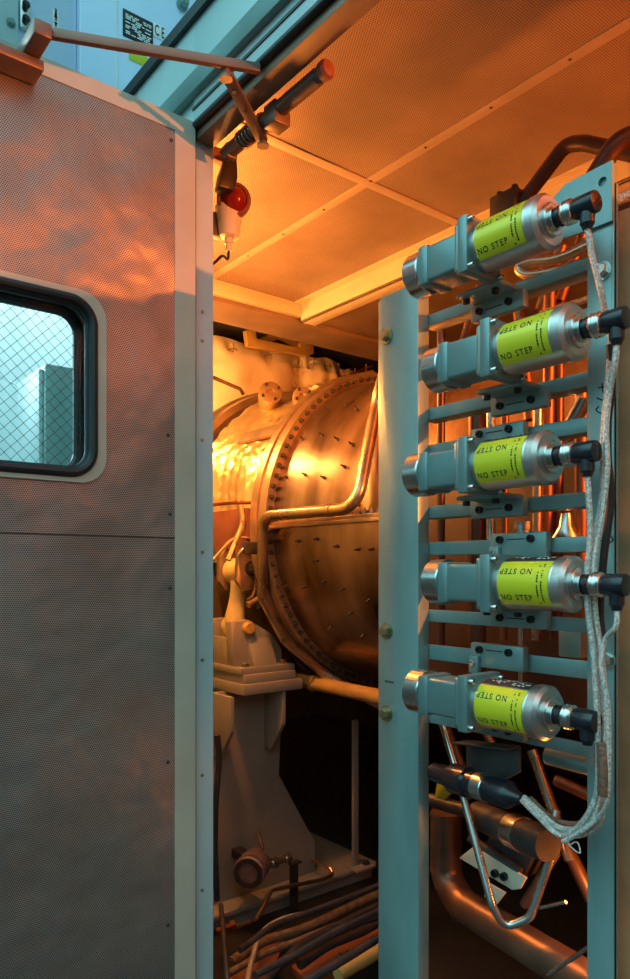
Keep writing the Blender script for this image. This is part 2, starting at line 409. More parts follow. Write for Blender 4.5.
sp = B(); a_tube(sp, [V((.858+.018*math.cos(a), 1.335-a*.0019, z(.924)+.018*math.sin(a))) for a in [i*PI/6 for i in range(0, 96)]], .0022, 6); obj('return_spring', sp, 'pipe', t)

# ------------------------------------------------------------------ alarm beacon and sounder beside the jamb
bp = at(233, 204, Y=1.50)
t = thing('alarm_beacon', 'round red-lensed alarm beacon in a white cast housing beside the jamb', 'beacon', (bp.x, bp.y, bp.z-.08))
fx = V((-.45, -.85, -.1)).normalized()
obj('lens_ring', a_lathe(B(), [(-.008, .040), (.008, .041), (.014, .036), (.014, .031), (.006, .030)], bp+fx*.02, fx, 28), 'rust', t)
obj('red_lens', a_lathe(B(), [(0, .031)]+[(.03*math.sin(a*PI/14), .031*math.cos(a*PI/14)) for a in range(1, 7)]+[(.03, .0002)], bp+fx*.024, fx, 28), 'lens', t)
hb = a_lathe(B(), [(-.05, .022), (-.04, .034), (.012, .038)], bp, fx, 24)
obj('housing', hb, 'whitecast', t)
b2 = bp+V((-.012, 0, -.045)); bx = a_lathe(B(), [(-.042, .012), (-.038, .024), (-.015, .028), (.03, .034), (.035, .02)], b2, (0, 0, 1), 24); obj('base_casting', bx, 'whitecast', t)
bx = B(); a_box(bx, (WI+.0005, 1.485, bp.z-.10), (WI+.012, 1.55, bp.z+.03), .002); a_box(bx, (WI+.01, 1.505, bp.z-.085), (bp.x, 1.53, bp.z-.03), .003); obj('wall_bracket', bx, 'iron', t)
obj('cable_gland', a_lathe(B(), [(0, .011), (.012, .011), (.013, .008), (.03, .007)], b2+V((.0, 0, -.042)), (0, 0, -1), 12), 'whitecast', t)
cp = b2+V((0, 0, -.072)); e = at(213, 263, Y=1.52); cb = a_tube(B(), spline([cp, cp+V((-.004, .0, -.02)), at(222, 256, Y=1.50), at(214, 263, Y=1.50), at(205, 266, Y=1.50)]), .0035, 8); obj('cable', cb, 'black', t)
hp = at(234, 172, Y=1.47)
t = thing('alarm_sounder', 'black wedge-shaped sounder hung above the red beacon', 'sounder', (hp.x, hp.y, hp.z))
bx = a_prism(B(), [at(228, 152, Y=1.44), at(237, 151, Y=1.44), at(238, 178, Y=1.44), at(234, 190, Y=1.44), at(219, 186, Y=1.44), at(221, 172, Y=1.44)], (0.008, .035, 0), .003); obj('horn_body', bx, 'black', t)
bx = B(); a_box(bx, (WI+.0005, 1.48, hp.z+.02), (hp.x, 1.50, hp.z+.05), .002); obj('mount_bracket', bx, 'rust', t)

# ------------------------------------------------------------------ blue cabinet standing on the roof
RY = 2.1
t = thing('roof_cabinet', 'pale blue steel cabinet above the roof edge with black data plate', 'cabinet', (1.4, RY+.6, ROOF+.03))
bx = B(); a_box(bx, (.792, RY, ROOF+.03), (2.6, RY+1.2, ROOF+1.7), .006); obj('body', bx, 'blue', t)
bx = B(); a_box(bx, (.30, RY+.02, ROOF+.035), (.792, RY+.8, ROOF+1.7), .006); obj('side_bay', bx, 'blue', t)
q = at(19, 0, Y=RY-.03); bx = B(); a_box(bx, (.15, RY-.03, ROOF+.04), (q.x, RY+.018, ROOF+1.7), .006); obj('hinged_panel', bx, 'ext', t, 'paler hinged panel at the left end')
q = at(11, 23, Y=RY-.031); obj('panel_bolt', a_bolt(B(), q, (0, -1, 0), .009, .012), 'exttrim', t)
q = at(24, 14, Y=RY+.018); bx = B(); a_box(bx, (q.x-.014, q.y-.012, q.z-.05), (q.x+.016, q.y+.0015, q.z+.035), .004); lt = obj('latch_plate', bx, 'steel', t)
for dz in (-.025, .015): obj('latch_knob', a_lathe(B(), [(0, .009), (.01, .011), (.016, .006)], q+V((0, -.012, dz)), (0, -1, 0), 14), 'black', lt)
for px in (116.5,): 
    q0, q1 = at(px, 95, Y=RY-.001), at(px, -30, Y=RY-.001); bx = B(); a_box(bx, (q0.x-.002, RY-.003, q0.z), (q0.x+.002, RY+.001, q1.z)); obj('panel_seam', bx, 'white', t)
def flat(px0, py0, px1, py1, y, th=.002):
    a, b = at(px0, py0, Y=y), at(px1, py1, Y=y); return min(a.x, b.x), max(a.x, b.x), min(a.z, b.z), max(a.z, b.z)
YP = RY-.0025
x0, x1 = at(123, 8, Y=YP).x, at(153, 22, Y=YP).x; zt, zb = at(123, 8, Y=YP).z, at(123, 35, Y=YP).z
bx = B(); a_box(bx, (x0, RY-.003, zb), (x1, RY, zt), .0005); pl = obj('data_plate', bx, 'ink', t, 'black data plate with white lines of print')
bx = B(); rnd = random.Random(3)
for k in range(11):
    zz = zt-.012-(zt-zb-.02)*k/11
    xx = x0+.008
    while xx < x1-.01:
        w = rnd.uniform(.006, .02); w = min(w, x1-.006-xx)
        if rnd.random() < .75: a_box(bx, (xx, RY-.0036, zz-.0035), (xx+w, RY-.003, zz))
        xx += w+.004
obj('print', bx, 'white', pl)
cx0, cx1 = at(153.5, 22, Y=YP).x, at(165.5, 33, Y=YP).x; cz1, cz0 = at(153.5, 22, Y=YP).z, at(153.5, 36, Y=YP).z
bx = B(); a_box(bx, (cx0, RY-.0025, cz0), (cx1, RY, cz1), .0004); pl = obj('mark_plate', bx, 'white', t, 'white plate printed CE')
cc = ((cx0+cx1)/2, (cz0+cz1)/2)
obj('lettering', text_bm('C E', .048, lambda x, y: (cc[0]+x, RY-.0032, cc[1]+y), 1, (cx1-cx0)*.8, .0005), 'ink', pl)
x0, x1 = at(129, 52, Y=YP).x, at(148, 60, Y=YP).x; zt, zb = at(129, 48, Y=YP).z, at(129, 59, Y=YP).z
bx = B(); a_box(bx, (x0, RY-.002, zb), (x1, RY, zt), .0004); obj('warning_sticker', bx, 'sticker', t, 'yellow sticker below the data plate')
x0, x1 = at(52.5, 9, Y=RY+.02).x, at(58.5, 12, Y=RY+.02).x; zt, zb = at(53, 9, Y=RY+.02).z, at(53, 29, Y=RY+.02).z
bx = B(); a_box(bx, (x0, RY+.0175, zb), (x1, RY+.02, zt), .0004); pl = obj('arrow_label', bx, 'white', t, 'narrow white label with arrows')
bx = B(); xm = (x0+x1)/2; yy = RY+.0168; hw = (x1-x0)*.3
for s, zz in ((1, zt-.004), (-1, zb+.004)): a_prism(bx, [(xm, yy, zz), (xm+hw, yy, zz-s*.018), (xm-hw, yy, zz-s*.018)], (0, .0006, 0))
for k in range(6): a_box(bx, (xm-hw*.7, yy, zb+.026+k*.006), (xm+hw*.7, yy+.0006, zb+.030+k*.006))
obj('print', bx, 'ink', pl)
q = at(182, 5, Y=RY-.002); obj('gland', a_bolt(B(), q, (0, -1, 0), .014, .03), 'exttrim', t)
# exterior cabinet seen through the window, standing against the wall outside
q = at(70, 400, X=.55)
t = thing('wall_junction_box', 'teal junction box on the outside wall seen through the door window', 'junction box', (.74, 2.12, z(.12)))
bx = B(); a_box(bx, (.66, 2.0, z(.12)), (WX-.001, 2.22, z(.56)), .008); obj('box_body', bx, 'rack', t)
bx = B(); a_box(bx, (.648, 2.015, z(.135)), (.66, 2.205, z(.545)), .003); obj('lid', bx, 'ext', t)
obj('conduit', a_tube(B(), [(.72, 2.1, z(.12)), (.72, 2.1, .1)], .018, 12), 'stpipe', t)
cbw = a_tube(B(), spline([at(-6, 372, X=.70), at(8, 381, X=.72), at(20, 388, X=.72), at(37, 424, X=.72), at(52, 462, X=.72), at(58, 500, X=.72)]), .004, 8)
solo('hanging_cable', cbw, 'white', 'thin white cable drooping behind the wired door window', 'cable')

# ------------------------------------------------------------------ valve rack
XR = 1.10
rack = thing('valve_rack', 'blue-grey steel rack of two posts and horizontal rails carrying five valves', 'rack', (XR+.02, .86, 0))
yl0, yl1 = at(378, 500, X=XR).y, at(418, 500, X=XR).y          # left post
bx = B()
pl_ = [V((XR, yl0, 0)), V((XR, yl0, z(.583))), V((XR, yl0-.012, z(.592))), V((XR, yl1, z(.592))), V((XR, yl1, 0))]
a_prism(bx, pl_, (.034, 0, 0), .003); lp = obj('left_post', bx, 'rack', rack)
for py in (336, 631, 713):
    p = at(387, py, X=XR); obj('bolt', a_bolt(B(), p, (-1, 0, 0), .0125, .016), 'bolt', lp)
p = at(385, 681, X=XR-.0006); bx = B()
for k in range(7): a_box(bx, (p.x, p.y-.004*k-.0024, p.z-.0015-(k % 2)*.0012), (p.x+.0006, p.y-.004*k, p.z+.0015))
obj('stamped_number', bx, 'ink', lp)
yr0, yr1 = at(587, 500, X=XR).y, at(614, 500, X=XR).y
bx = B(); a_box(bx, (XR, yr1, 0), (XR+.008, yr0, z(.65)), .0015); a_box(bx, (XR, yr1, 0), (XR+.014, yr1+.006, z(.62)), .0015); rp = obj('right_post', bx, 'rack', rack)
for px, py in ((603, 271), (607, 660), (599, 762)):
    p = at(px, py, X=XR); obj('bolt', a_bolt(B(), p, (-1, 0, 0), .011, .014), 'stpipe', rp)
def stroke(pts, w=.0011):
    return a_tube(B(), spline([at(x, y, X=XR-.0004) for x, y in pts], 5), w, 5)
ink = B()
for s in (((598, 388), (606, 386)), ((602, 383), (603, 392), (606, 394)), ((597, 398), (603, 400), (607, 397)), ((599, 406), (596, 410), (601, 413), (605, 409)), ((604, 403), (606, 412)), ((604, 425), (601, 429), (606, 430))): merge(ink, stroke(s))
obj('ink_scrawl', ink, 'ink', rp)
ink = B()
for s in (((604, 524), (608, 531), (605, 534)), ((609, 526), (604, 528)), ((600, 540), (606, 544), (613, 540), (611, 536))): merge(ink, stroke(s))
obj('ink_scrawl', ink, 'ink', rp)
# top plate with corner hole
pt = [(yr1, z(.652)), (.70, z(.648)), (.735, z(.628)), (1.0, z(.628)), (1.0, z(.575)), (.80, z(.565)), (yr0, z(.556)), (yr1, z(.556))]
hy, hz = at(603, 182, X=XR-.004).y, at(603, 182, X=XR-.004).z
bmx = B(); inner = [(hy+.0075*math.cos(-a*PI/8), hz+.0075*math.sin(-a*PI/8)) for a in range(16)]
def holed_x(bm, outer, inner, x0, x1):
    holed(bm, outer, inner, x0, x1)
    for v in bm.verts: v.co = V((v.co.y, v.co.x, v.co.z))
    bmesh.ops.recalc_face_normals(bm, faces=bm.faces[:]); return bm
holed_x(bmx, pt, inner, XR-.006, XR-.0005); obj('top_plate', bmx, 'rack', rack)
rails = [(.516, .494), (.432, .410), (.327, .303), (.253, .227), (.129, .104), (.056, .030), (-.080, -.104), (-.150, -.180), (-.286, -.308)]
for a, b in rails:
    bx = B(); a, b = a*1.03, b*1.03; a_box(bx, (XR+.034, yr0+.008, z(b)), (XR+.039, yl1+.03, z(a)), .001); a_box(bx, (XR+.039, yr0+.008, z(b)), (XR+.075, yl1+.02, z(b)+.005), .001)
    obj('rail', bx, 'rack', rack)

# ------------------------------------------------------------------ one valve, then its copies
VX, VY, VS = 1.02, .972, .86
vz = [.557, .369, .180, -.022, -.229]; vo = [0, -.0475, 0, -.0475, 0]
def bracket(i, up):
    """slotted plate that ties a valve to the rail above or below it"""
    zc, y0 = z(vz[i]), VY+vo[i]+.02
    bx = B(); xa, xb = XR+.012, XR+.034
    if up: za, zb_ = zc+.044, zc+.090
    else: za, zb_ = zc-.082, zc-.048
    a_box(bx, (xa, y0-.195, za), (xb-.004, y0-.075, zb_), .003)
    if up: a_box(bx, (xa-.010, y0-.100, za-.012), (xa+.002, y0-.078, za+.022), .003)
    else: a_box(bx, (xa-.055, y0-.185, zb_-.002), (xb-.004, y0-.085, zb_+.006), .002)
    br = obj('valve_bracket', bx, 'rack', rack)
    zb2 = zb_-.012 if up else za+.016
    for dy in (.098, .165): obj('screw', a_cap(B(), V((xa, y0-dy, zb2)), (-1, 0, 0), .007, .007), 'darkbolt', br)
    if not up:
        for dy in (.098, .165): obj('screw', a_cap(B(), V((xa-.040, y0-dy, zb_-.004)), (0, 0, -1), .007, .008), 'darkbolt', br)
    else:
        obj('screw', a_cap(B(), V((xa-.010, y0-.089, za+.008)), (-1, 0, 0), .006, .006), 'steel', br)
    bx = B(); a_box(bx, (xa-.0006, y0-.150, zb2-.001), (xa, y0-.112, zb2+.001)); obj('stamped_number', bx, 'ink', br)
for i in range(5): bracket(i, False)
for i in (2, 3, 4): bracket(i, True)

base = (VX, VY, z(vz[0]))
vt = thing('solenoid_valve', '', 'valve', (0, 0, 0), 'solenoid valves on the rack')
Ax = (0, -1, 0); O = V((0, 0, 0))
def cyl(name, prof, m, n=40): return obj(name, a_lathe(B(), prof, O, Ax, n), m, vt)
cyl('end_cap', [(0, .0455), (.0025, .048), (.0405, .048), (.043, .0455)], 'steel')
bx = B(); a_box(bx, (-.041, -.070, -.042), (.041, -.041, .042), .006); a_box(bx, (-.038, -.16, -.038), (.038, -.056, .038), .007, seg=3); obj('body', bx, 'valve', vt)
bx = B(); a_box(bx, (-.048, -.162, -.050), (.048, -.148, .050), .010, seg=3); a_box(bx, (-.054, -.187, -.056), (.054, -.163, .056), .0025); fl = obj('flange', bx, 'valve', vt)
for sx in (-1, 1):
    for sz in (-1, 1): obj('screw', a_cap(B(), V((sx*.046, -.187, sz*.046)), Ax, .006, .012), 'steel', fl)
cyl('canister', [(.187, .046), (.197, .0465), (.199, .050), (.314, .050), (.316, .0495), (.318, .0516), (.334, .0516), (.338, .0476), (.341, .0446), (.341, .03)], 'alu', 56)
cyl('connector_boss', [(.340, .031), (.347, .031), (.349, .029), (.349, .022), (.356, .022), (.3565, .017)], 'steel')
cyl('socket', [(.355, .0165), (.361, .0165), (.361, .019), (.368, .019), (.368, .0165), (.374, .0165)], 'plug')
cyl('coupling_ring', [(.370, .020), (.374, .0225), (.377, .0205), (.380, .0225), (.384, .0205), (.386, .0225), (.390, .020), (.392, .0165)], 'steel')
pg = a_lathe(B(), [(.388, .0165), (.396, .0195), (.430, .0195), (.433, .0185), (.434, .016)], O, Ax, 28)
a_lathe(pg, [(.008, .013), (.034, .013), (.036, .011), (.044, .008)], V((0, -.415, 0)), (0, 0, -1), 20); obj('elbow_plug', pg, 'plug', vt)
def wrap(r): return lambda s, a: V((-r*math.cos(a), -s, r*math.sin(a)))
def patch(s0, s1, a0, a1, r, n=40):
    bm = B(); w = wrap(r); w2 = wrap(r-.0003); ra, rb2 = [], []
    for k in range(n+1):
        a = a0+(a1-a0)*k/n; ra.append(bm.verts.new(w(s0, a))); rb2.append(bm.verts.new(w(s1, a)))
    for k in range(n): bm.faces.new((ra[k], rb2[k], rb2[k+1], ra[k+1]))
    bmesh.ops.recalc_face_normals(bm, faces=bm.faces[:])
    for f in bm.faces:
        if f.normal.dot(f.calc_center_median()-V((0, f.calc_center_median().y, 0))) < 0: f.normal_flip()
    return bm
R_ = math.radians
lb = obj('yellow_label', patch(.202, .312, R_(-50), R_(55), .0505), 'yellow', vt, 'yellow-green label printed NO STEP')
def curved(s0, a0, flip=1, r=.0508):
    w = wrap(r)
    return lambda x, y: w(s0+flip*x, a0+flip*y/r)
obj('lettering', text_bm('NO STEP', .0165, curved(.241, R_(-31)), 1.25, .070, .0003), 'ink', lb)
obj('lettering', text_bm('NO STEP', .0165, curved(.241, R_(28), -1), 1.25, .070, .0003), 'ink', lb)
fine = B(); rnd = random.Random(5); w = wrap(.0508)
for col_ in (.288, .297):
    a = R_(-46)
    while a < R_(44):
        da = rnd.uniform(.03, .09)
        if rnd.random() < .8:
            vs = [fine.verts.new(w(s, q)) for s, q in ((col_, a), (col_+.0032, a), (col_+.0032, a+da), (col_, a+da))]; fine.faces.new(vs)
        a += da+.025
obj('fine_print', fine, 'ink', lb)
lk = obj('black_label', patch(.202, .312, R_(60), R_(108), .0505), 'ink', vt, 'black data label with white print')
fine = B()
for k in range(6):
    a = R_(66+k*7); s = .205
    while s < .297:
        ds = rnd.uniform(.004, .012)
        if rnd.random() < .7: vs = [fine.verts.new(w(q, b)) for q, b in ((s, a), (s+ds, a), (s+ds, a+.05), (s, a+.05))]; fine.faces.new(vs)
        s += ds+.004
obj('fine_print', fine, 'white', lk)
vlab = ['topmost grey solenoid valve with yellow NO STEP label on the rack',
        'second solenoid valve from the top, set right, its plug past the post',
        'middle solenoid valve on the rack with yellow NO STEP label',
        'fourth solenoid valve down, its black plug beyond the right post',
        'lowest solenoid valve on the rack, its cable bundle crossing its plug']
for ch in [vt]+list(vt.children)+[g for q in vt.children for g in q.children]:
    if ch.type == 'MESH': ch.data.transform(Matrix.Diagonal((VS, VS, VS, 1)))
vt.location = base; vt['label'] = vlab[0]
for i in range(1, 5): dup(vt, (0, vo[i]-vo[0], vz[i]-vz[0]), label=vlab[i])

# braided cables from the plugs down the right post
XC = 1.045
def cable(pts, r, m, label, cat='cable', group='braided valve cables', n=7):
    return solo('braided_cable', a_tube(B(), spline(pts, n), r, 8), m, label, cat, group)
def plug_end(i): return V((VX, VY+vo[i]-.415*VS, z(vz[i])-.042*VS))
cable([plug_end(0), at(592, 255, X=1.03), at(600, 288, X=XC), at(607, 320, X=1.075), at(611, 340, X=1.08), at(608, 380, X=1.06), at(603, 440, X=1.05), at(603, 490, X=1.05), at(596, 535, X=1.045), at(592, 575, X=XC), at(590, 610, X=XC), at(600, 660, X=XC), at(604, 710, X=XC), at(603, 770, X=XC), at(602, 815, X=XC), at(588, 832, X=XC), at(566, 834, X=XC), at(545, 818, X=1.05), at(526, 800, X=1.06)], .0050, 'braid', 'silver braided cable dropping from the topmost black plug')
cable([plug_end(1), at(615, 362, X=1.02), at(609, 395, X=1.035), at(606, 430, X=1.035), at(607, 470, X=1.035), at(601, 520, X=1.035), at(594, 560, X=1.03), at(595, 610, X=1.035), at(602, 660, X=1.035), at(606, 710, X=1.035), at(604, 760, X=1.035), at(599, 800, X=1.035), at(586, 826, X=1.035), at(560, 828, X=1.04), at(540, 812, X=1.045), at(524, 797, X=1.055)], .0050, 'braid', 'silver braided cable dropping from the second black plug')
cable([plug_end(2), at(589, 500, X=1.02), at(590, 540, X=1.025), at(587, 575, X=1.025), at(588, 610, X=1.025), at(593, 650, X=1.025), at(596, 690, X=1.025), at(598, 740, X=1.025), at(597, 790, X=1.03), at(584, 820, X=1.03), at(562, 836, X=1.035), at(538, 816, X=1.04), at(522, 800, X=1.05)], .0048, 'braid', 'silver braided cable dropping from the middle black plug')
cable([plug_end(3), at(616, 626, X=1.01), at(605, 640, X=1.02), at(601, 665, X=1.015), at(607, 700, X=1.015), at(609, 750, X=1.015), at(607, 800, X=1.02), at(598, 818, X=1.03), at(580, 832, X=1.03), at(563, 842, X=1.03)], .0042, 'braid', 'thin braided cable joining the bundle below the fourth valve')
cable([at(597, 745, X=1.03), at(599, 790, X=1.05), at(592, 815, X=1.05), at(575, 824, X=1.05), at(552, 818, X=1.06), at(530, 798, X=1.065)], .0045, 'bbraid', 'brown sleeved cable curling left at the bottom of the bundle')
cable([at(610, 345, X=1.07), at(612, 385, X=1.07), at(608, 420, X=1.07), at(608, 460, X=1.07), at(611, 500, X=1.07), at(604, 555, X=1.06), at(600, 610, X=1.06), at(603, 640, X=1.05)], .0062, 'black', 'thick black cable behind the braided bundle on the right post')
bs = a_tube(B(), spline([at(603, 743, X=1.016), at(604, 770, X=1.016), at(604, 795, X=1.02)]), .0095, 12); solo('heat_sleeve', bs, 'bbraid', 'short brown sleeve gathering the cable bundle low on the post', 'sleeve')
lw = a_tube(B(), spline([at(566, 840, X=1.03), at(572, 848, X=1.03), at(580, 853, X=1.03), at(577, 842, X=1.035), at(568, 846, X=1.03)]), .0012, 6); solo('wire_tie', lw, 'braid', 'loose curled wire end under the cable bundle', 'wire')

# tan post right of the rack
solo('cabinet_side', a_box(B(), (1.152, -.1, 0), (1.19, .658, z(.598)), .006), 'sidepanel', 'brown steel side panel right of the rack', 'panel')

# ------------------------------------------------------------------ turbine
TX, TZ = 2.125, z(.16); TO = V((TX, 0, TZ)); RY1 = 2.19
def ray_cyl(px, py, R):
    r = FW+RT*((px-315)/F)+V((0, 0, (HOR-py)/F)); ox, oz = CAM.x-TX, CAM.z-TZ
    a = r.x**2+r.z**2; b = 2*(ox*r.x+oz*r.z); c = ox*ox+oz*oz-R*R; D = b*b-4*a*c
    if D < 0: return None
    return CAM+r*((-b-math.sqrt(D))/(2*a))
tb = thing('gas_turbine', 'large bronze cylindrical gas turbine casing behind the rack', 'turbine', (TX, 1.6, 0))
def lat(name, prof, m, n=96, lab=None): return obj(name, a_lathe(B(), [(s, r) for s, r in prof], TO, (0, 1, 0), n), m, tb, lab)
lat('compressor_casing', [(-.8, .50), (-.2, .52), (.6, .565), (1.2, .59), (2.165, .60)], 'casing')
fr_ = lat('flange_ring', [(2.160, .598), (2.160, .634), (2.200, .638), (2.204, .632), (2.204, .645), (2.245, .645), (2.245, .56)], 'ring')
lat('hot_section', [(2.24, .54), (2.5, .54), (2.55, .55), (2.62, .60), (2.78, .655), (2.80, .66)], 'casing')
lat('rear_ring', [(2.78, .64), (2.78, .685), (2.815, .69), (2.815, .675), (2.85, .70), (2.88, .70), (2.88, .6)], 'ring')
nb = None
for k in range(96):
    a = PI*.03+k*2*PI/96; u = V((math.cos(a), 0, math.sin(a)))
    if u.x > .25: continue
    p = TO+u*.618+V((0, 2.160, 0))
    if nb is None:
        nb = obj('flange_nut', a_lathe(B(), [(0, .009), (.009, .009), (.0095, .005), (.018, .005)], (0, 0, 0), (0, -1, 0), 6), 'iron'); nb.parent = fr_; nb.location = p-wloc(fr_)
    else: inst(nb, fr_, p)
st = None
for px, py in ((304, 440), (323, 436), (338, 440), (353, 445), (328, 411), (347, 406), (358, 411), (288, 478), (306, 475), (325, 478), (345, 467), (359, 505), (300, 541), (318, 539), (338, 546), (359, 549), (373, 549), (325, 581), (306, 586), (344, 588), (369, 600), (352, 612), (288, 585), (331, 627), (364, 634), (318, 560)):
    p = ray_cyl(px, py, .596)
    if p is None: continue
    ax = V((p.x-TX, 0, p.z-TZ)).normalized()
    if st is None:
        st = obj('vane_stud', a_lathe(B(), [(0, .006), (.006, .006), (.007, .0035), (.020, .003)], (0, 0, 0), (0, 0, 1), 8), 'iron'); st.parent = tb; st.rotation_mode = 'QUATERNION'; st.rotation_quaternion = hexrot(ax); st.location = p-wloc(tb)
    else: inst(st, tb, p, hexrot(ax))
bx = B(); a_box(bx, (TX-.618, -.5, TZ-.013), (TX-.52, 2.16, TZ+.0), .002); a_box(bx, (TX-.612, -.5, TZ+.001), (TX-.52, 2.16, TZ+.013), .002); sf = obj('split_flange', bx, 'ring', tb)
sb = None
for k in range(26):
    p = V((TX-.604, 2.11-k*.034, TZ+.013))
    if sb is None: sb = obj('flange_nut', a_lathe(B(), [(0, .009), (.01, .009), (.011, .005), (.018, .005)], (0, 0, 0), (0, 0, 1), 6), 'ring'); sb.parent = sf; sb.location = p-wloc(sf)
    else: inst(sb, sf, p)
# gold foil jacket over the hot section, its straps and lugs
prof = [(2.262, .545), (2.27, .60)]+[(2.27+.39*k/22, .60+.018*min(1, k/6)+.045*max(0, (k-13)/9)**1.5) for k in range(1, 23)]+[(2.67, .60)]
fo = a_lathe(B(), prof, TO, (0, 1, 0), 80, R_(-192), R_(-85), ref=(1, 0, 0)); rnd = random.Random(11)
for v in fo.verts:
    d = V((v.co.x-TX, 0, v.co.z-TZ)).normalized(); v.co += d*(rnd.uniform(-.0025, .0025)+.006*math.sin(v.co.y*95+v.co.z*40)*math.sin(v.co.z*70-v.co.y*30))
fj = obj('foil_jacket', fo, 'foil', tb, 'crinkled gold foil jacket behind the bolted flange')
# direction of angle for arcs: from +X towards up? measured in the X-Z plane
def ang(deg, r, y): a = R_(deg); return V((TX+r*math.cos(a), y, TZ+r*math.sin(a)))
def arc_strip(name, y0, y1, r0, r1, d0, d1, m, par=tb, n=14):
    bm = B(); pts = [ang(d0+(d1-d0)*k/n, r1, y0) for k in range(n+1)]+[ang(d1+(d0-d1)*k/n, r0, y0) for k in range(n+1)]
    return obj(name, a_prism(bm, pts, (0, y1-y0, 0)), m, par)
arc_strip('clamp_strap', 2.265, 2.52, .622, .634, 141, 146, 'ring')
arc_strip('clamp_strap', 2.262, 2.66, .62, .650, 174, 187, 'rust')
for px, py, y, r, L_ in ((270, 396, 2.52, .05, .05), (302, 399, 2.33, .04, .04)):
    p = at(px, py, Y=y); ax = V((-.45, -.8, .25)).normalized()
    c = obj('port_boss', a_lathe(B(), [(-.10, r*.8), (0, r), (L_*.6, r), (L_*.65, r*.85), (L_*.65, r*.35), (L_*.4, r*.3)], p, ax, 24), 'ring', tb)
    for k in range(4): 
        q = V((0, 0, 1)).cross(ax).normalized(); w2 = ax.cross(q)
        obj('stud', a_lathe(B(), [(0, .006), (.012, .006)], p+ax*L_*.6+(q*math.cos(k*PI/2+.5)+w2*math.sin(k*PI/2+.5))*r*.75, ax, 8), 'iron', c)
# diagonal foil wrapped duct over the top of the flange
dk = a_tube(B(), spline([at(316, 396, Y=2.30), at(326, 393, Y=2.33), at(340, 388, Y=2.36), at(372, 380, Y=2.40)]), .042, 16); rnd = random.Random(4)
for v in dk.verts: v.co += V((rnd.uniform(-1, 1), rnd.uniform(-1, 1), rnd.uniform(-1, 1)))*.004
solo('wrapped_duct', dk, 'foil', 'foil-wrapped duct lying over the turbine behind the bolted flange', 'duct')
lr = B()
for a, b, r in (((332, 381), (372, 366), .004), ((334, 385), (373, 370), .004)): a_tube(lr, [at(*a, Y=2.5), at(*b, Y=2.5)], r, 6)
for px in (344, 355, 366): a_tube(lr, [at(px, 381-(px-332)*.375-4, Y=2.5), at(px, 386-(px-332)*.375+4, Y=2.5)], .003, 6)
solo('cable_ladder', lr, 'copper', 'narrow ladder-shaped tube pair above the turbine top', 'cable ladder')

# bleed pipe hugging the flange
def skin(px, py, R=.632):
    p = ray_cyl(px, py, R)
    if p is None:
        r = FW+RT*((px-315)/F)+V((0, 0, (HOR-py)/F)); ox = CAM.x-TX; oz = CAM.z-TZ
        p = CAM+r*(-(r.x*ox+r.z*oz)/(r.x**2+r.z**2))
    return p
pp = [at(392, 350, d=2.16), skin(378, 395, .655), skin(357, 508, .650), skin(263, 516, .668), skin(262, 596, .668), skin(285, 640, .665), skin(322, 672, .660), skin(385, 708, .655)]
bt = thing('bleed_pipe', 'bent bronze bleed pipe curving around the bolted flange of the turbine', 'pipe', pp[3])
obj('tube', a_tube(B(), fillet(pp, .075, 10), .0195, 18), 'pipe', bt)
for a, b, r in ((3, 4, .0), ):
    ax = (pp[3]-pp[2]).normalized(); q = pp[2]+ax*.12; obj('coupling', a_lathe(B(), [(-.008, .0215), (.008, .0215)], q, ax, 20), 'pipe', bt)
q0, q1 = at(300, 680, X=1.76), at(380, 697, X=1.76)
op = thing('oil_pipe', 'ochre horizontal pipe running forward beside the pedestal top', 'pipe', q1)
d_ = (q1-q0).normalized()
obj('tube', a_tube(B(), [q0-d_*.15, q1+d_*.4], .027, 18), 'ypipe', op)
obj('collar', a_lathe(B(), [(-.006, .031), (.012, .031)], at(313, 683, X=1.76), d_, 18), 'ypipe', op)

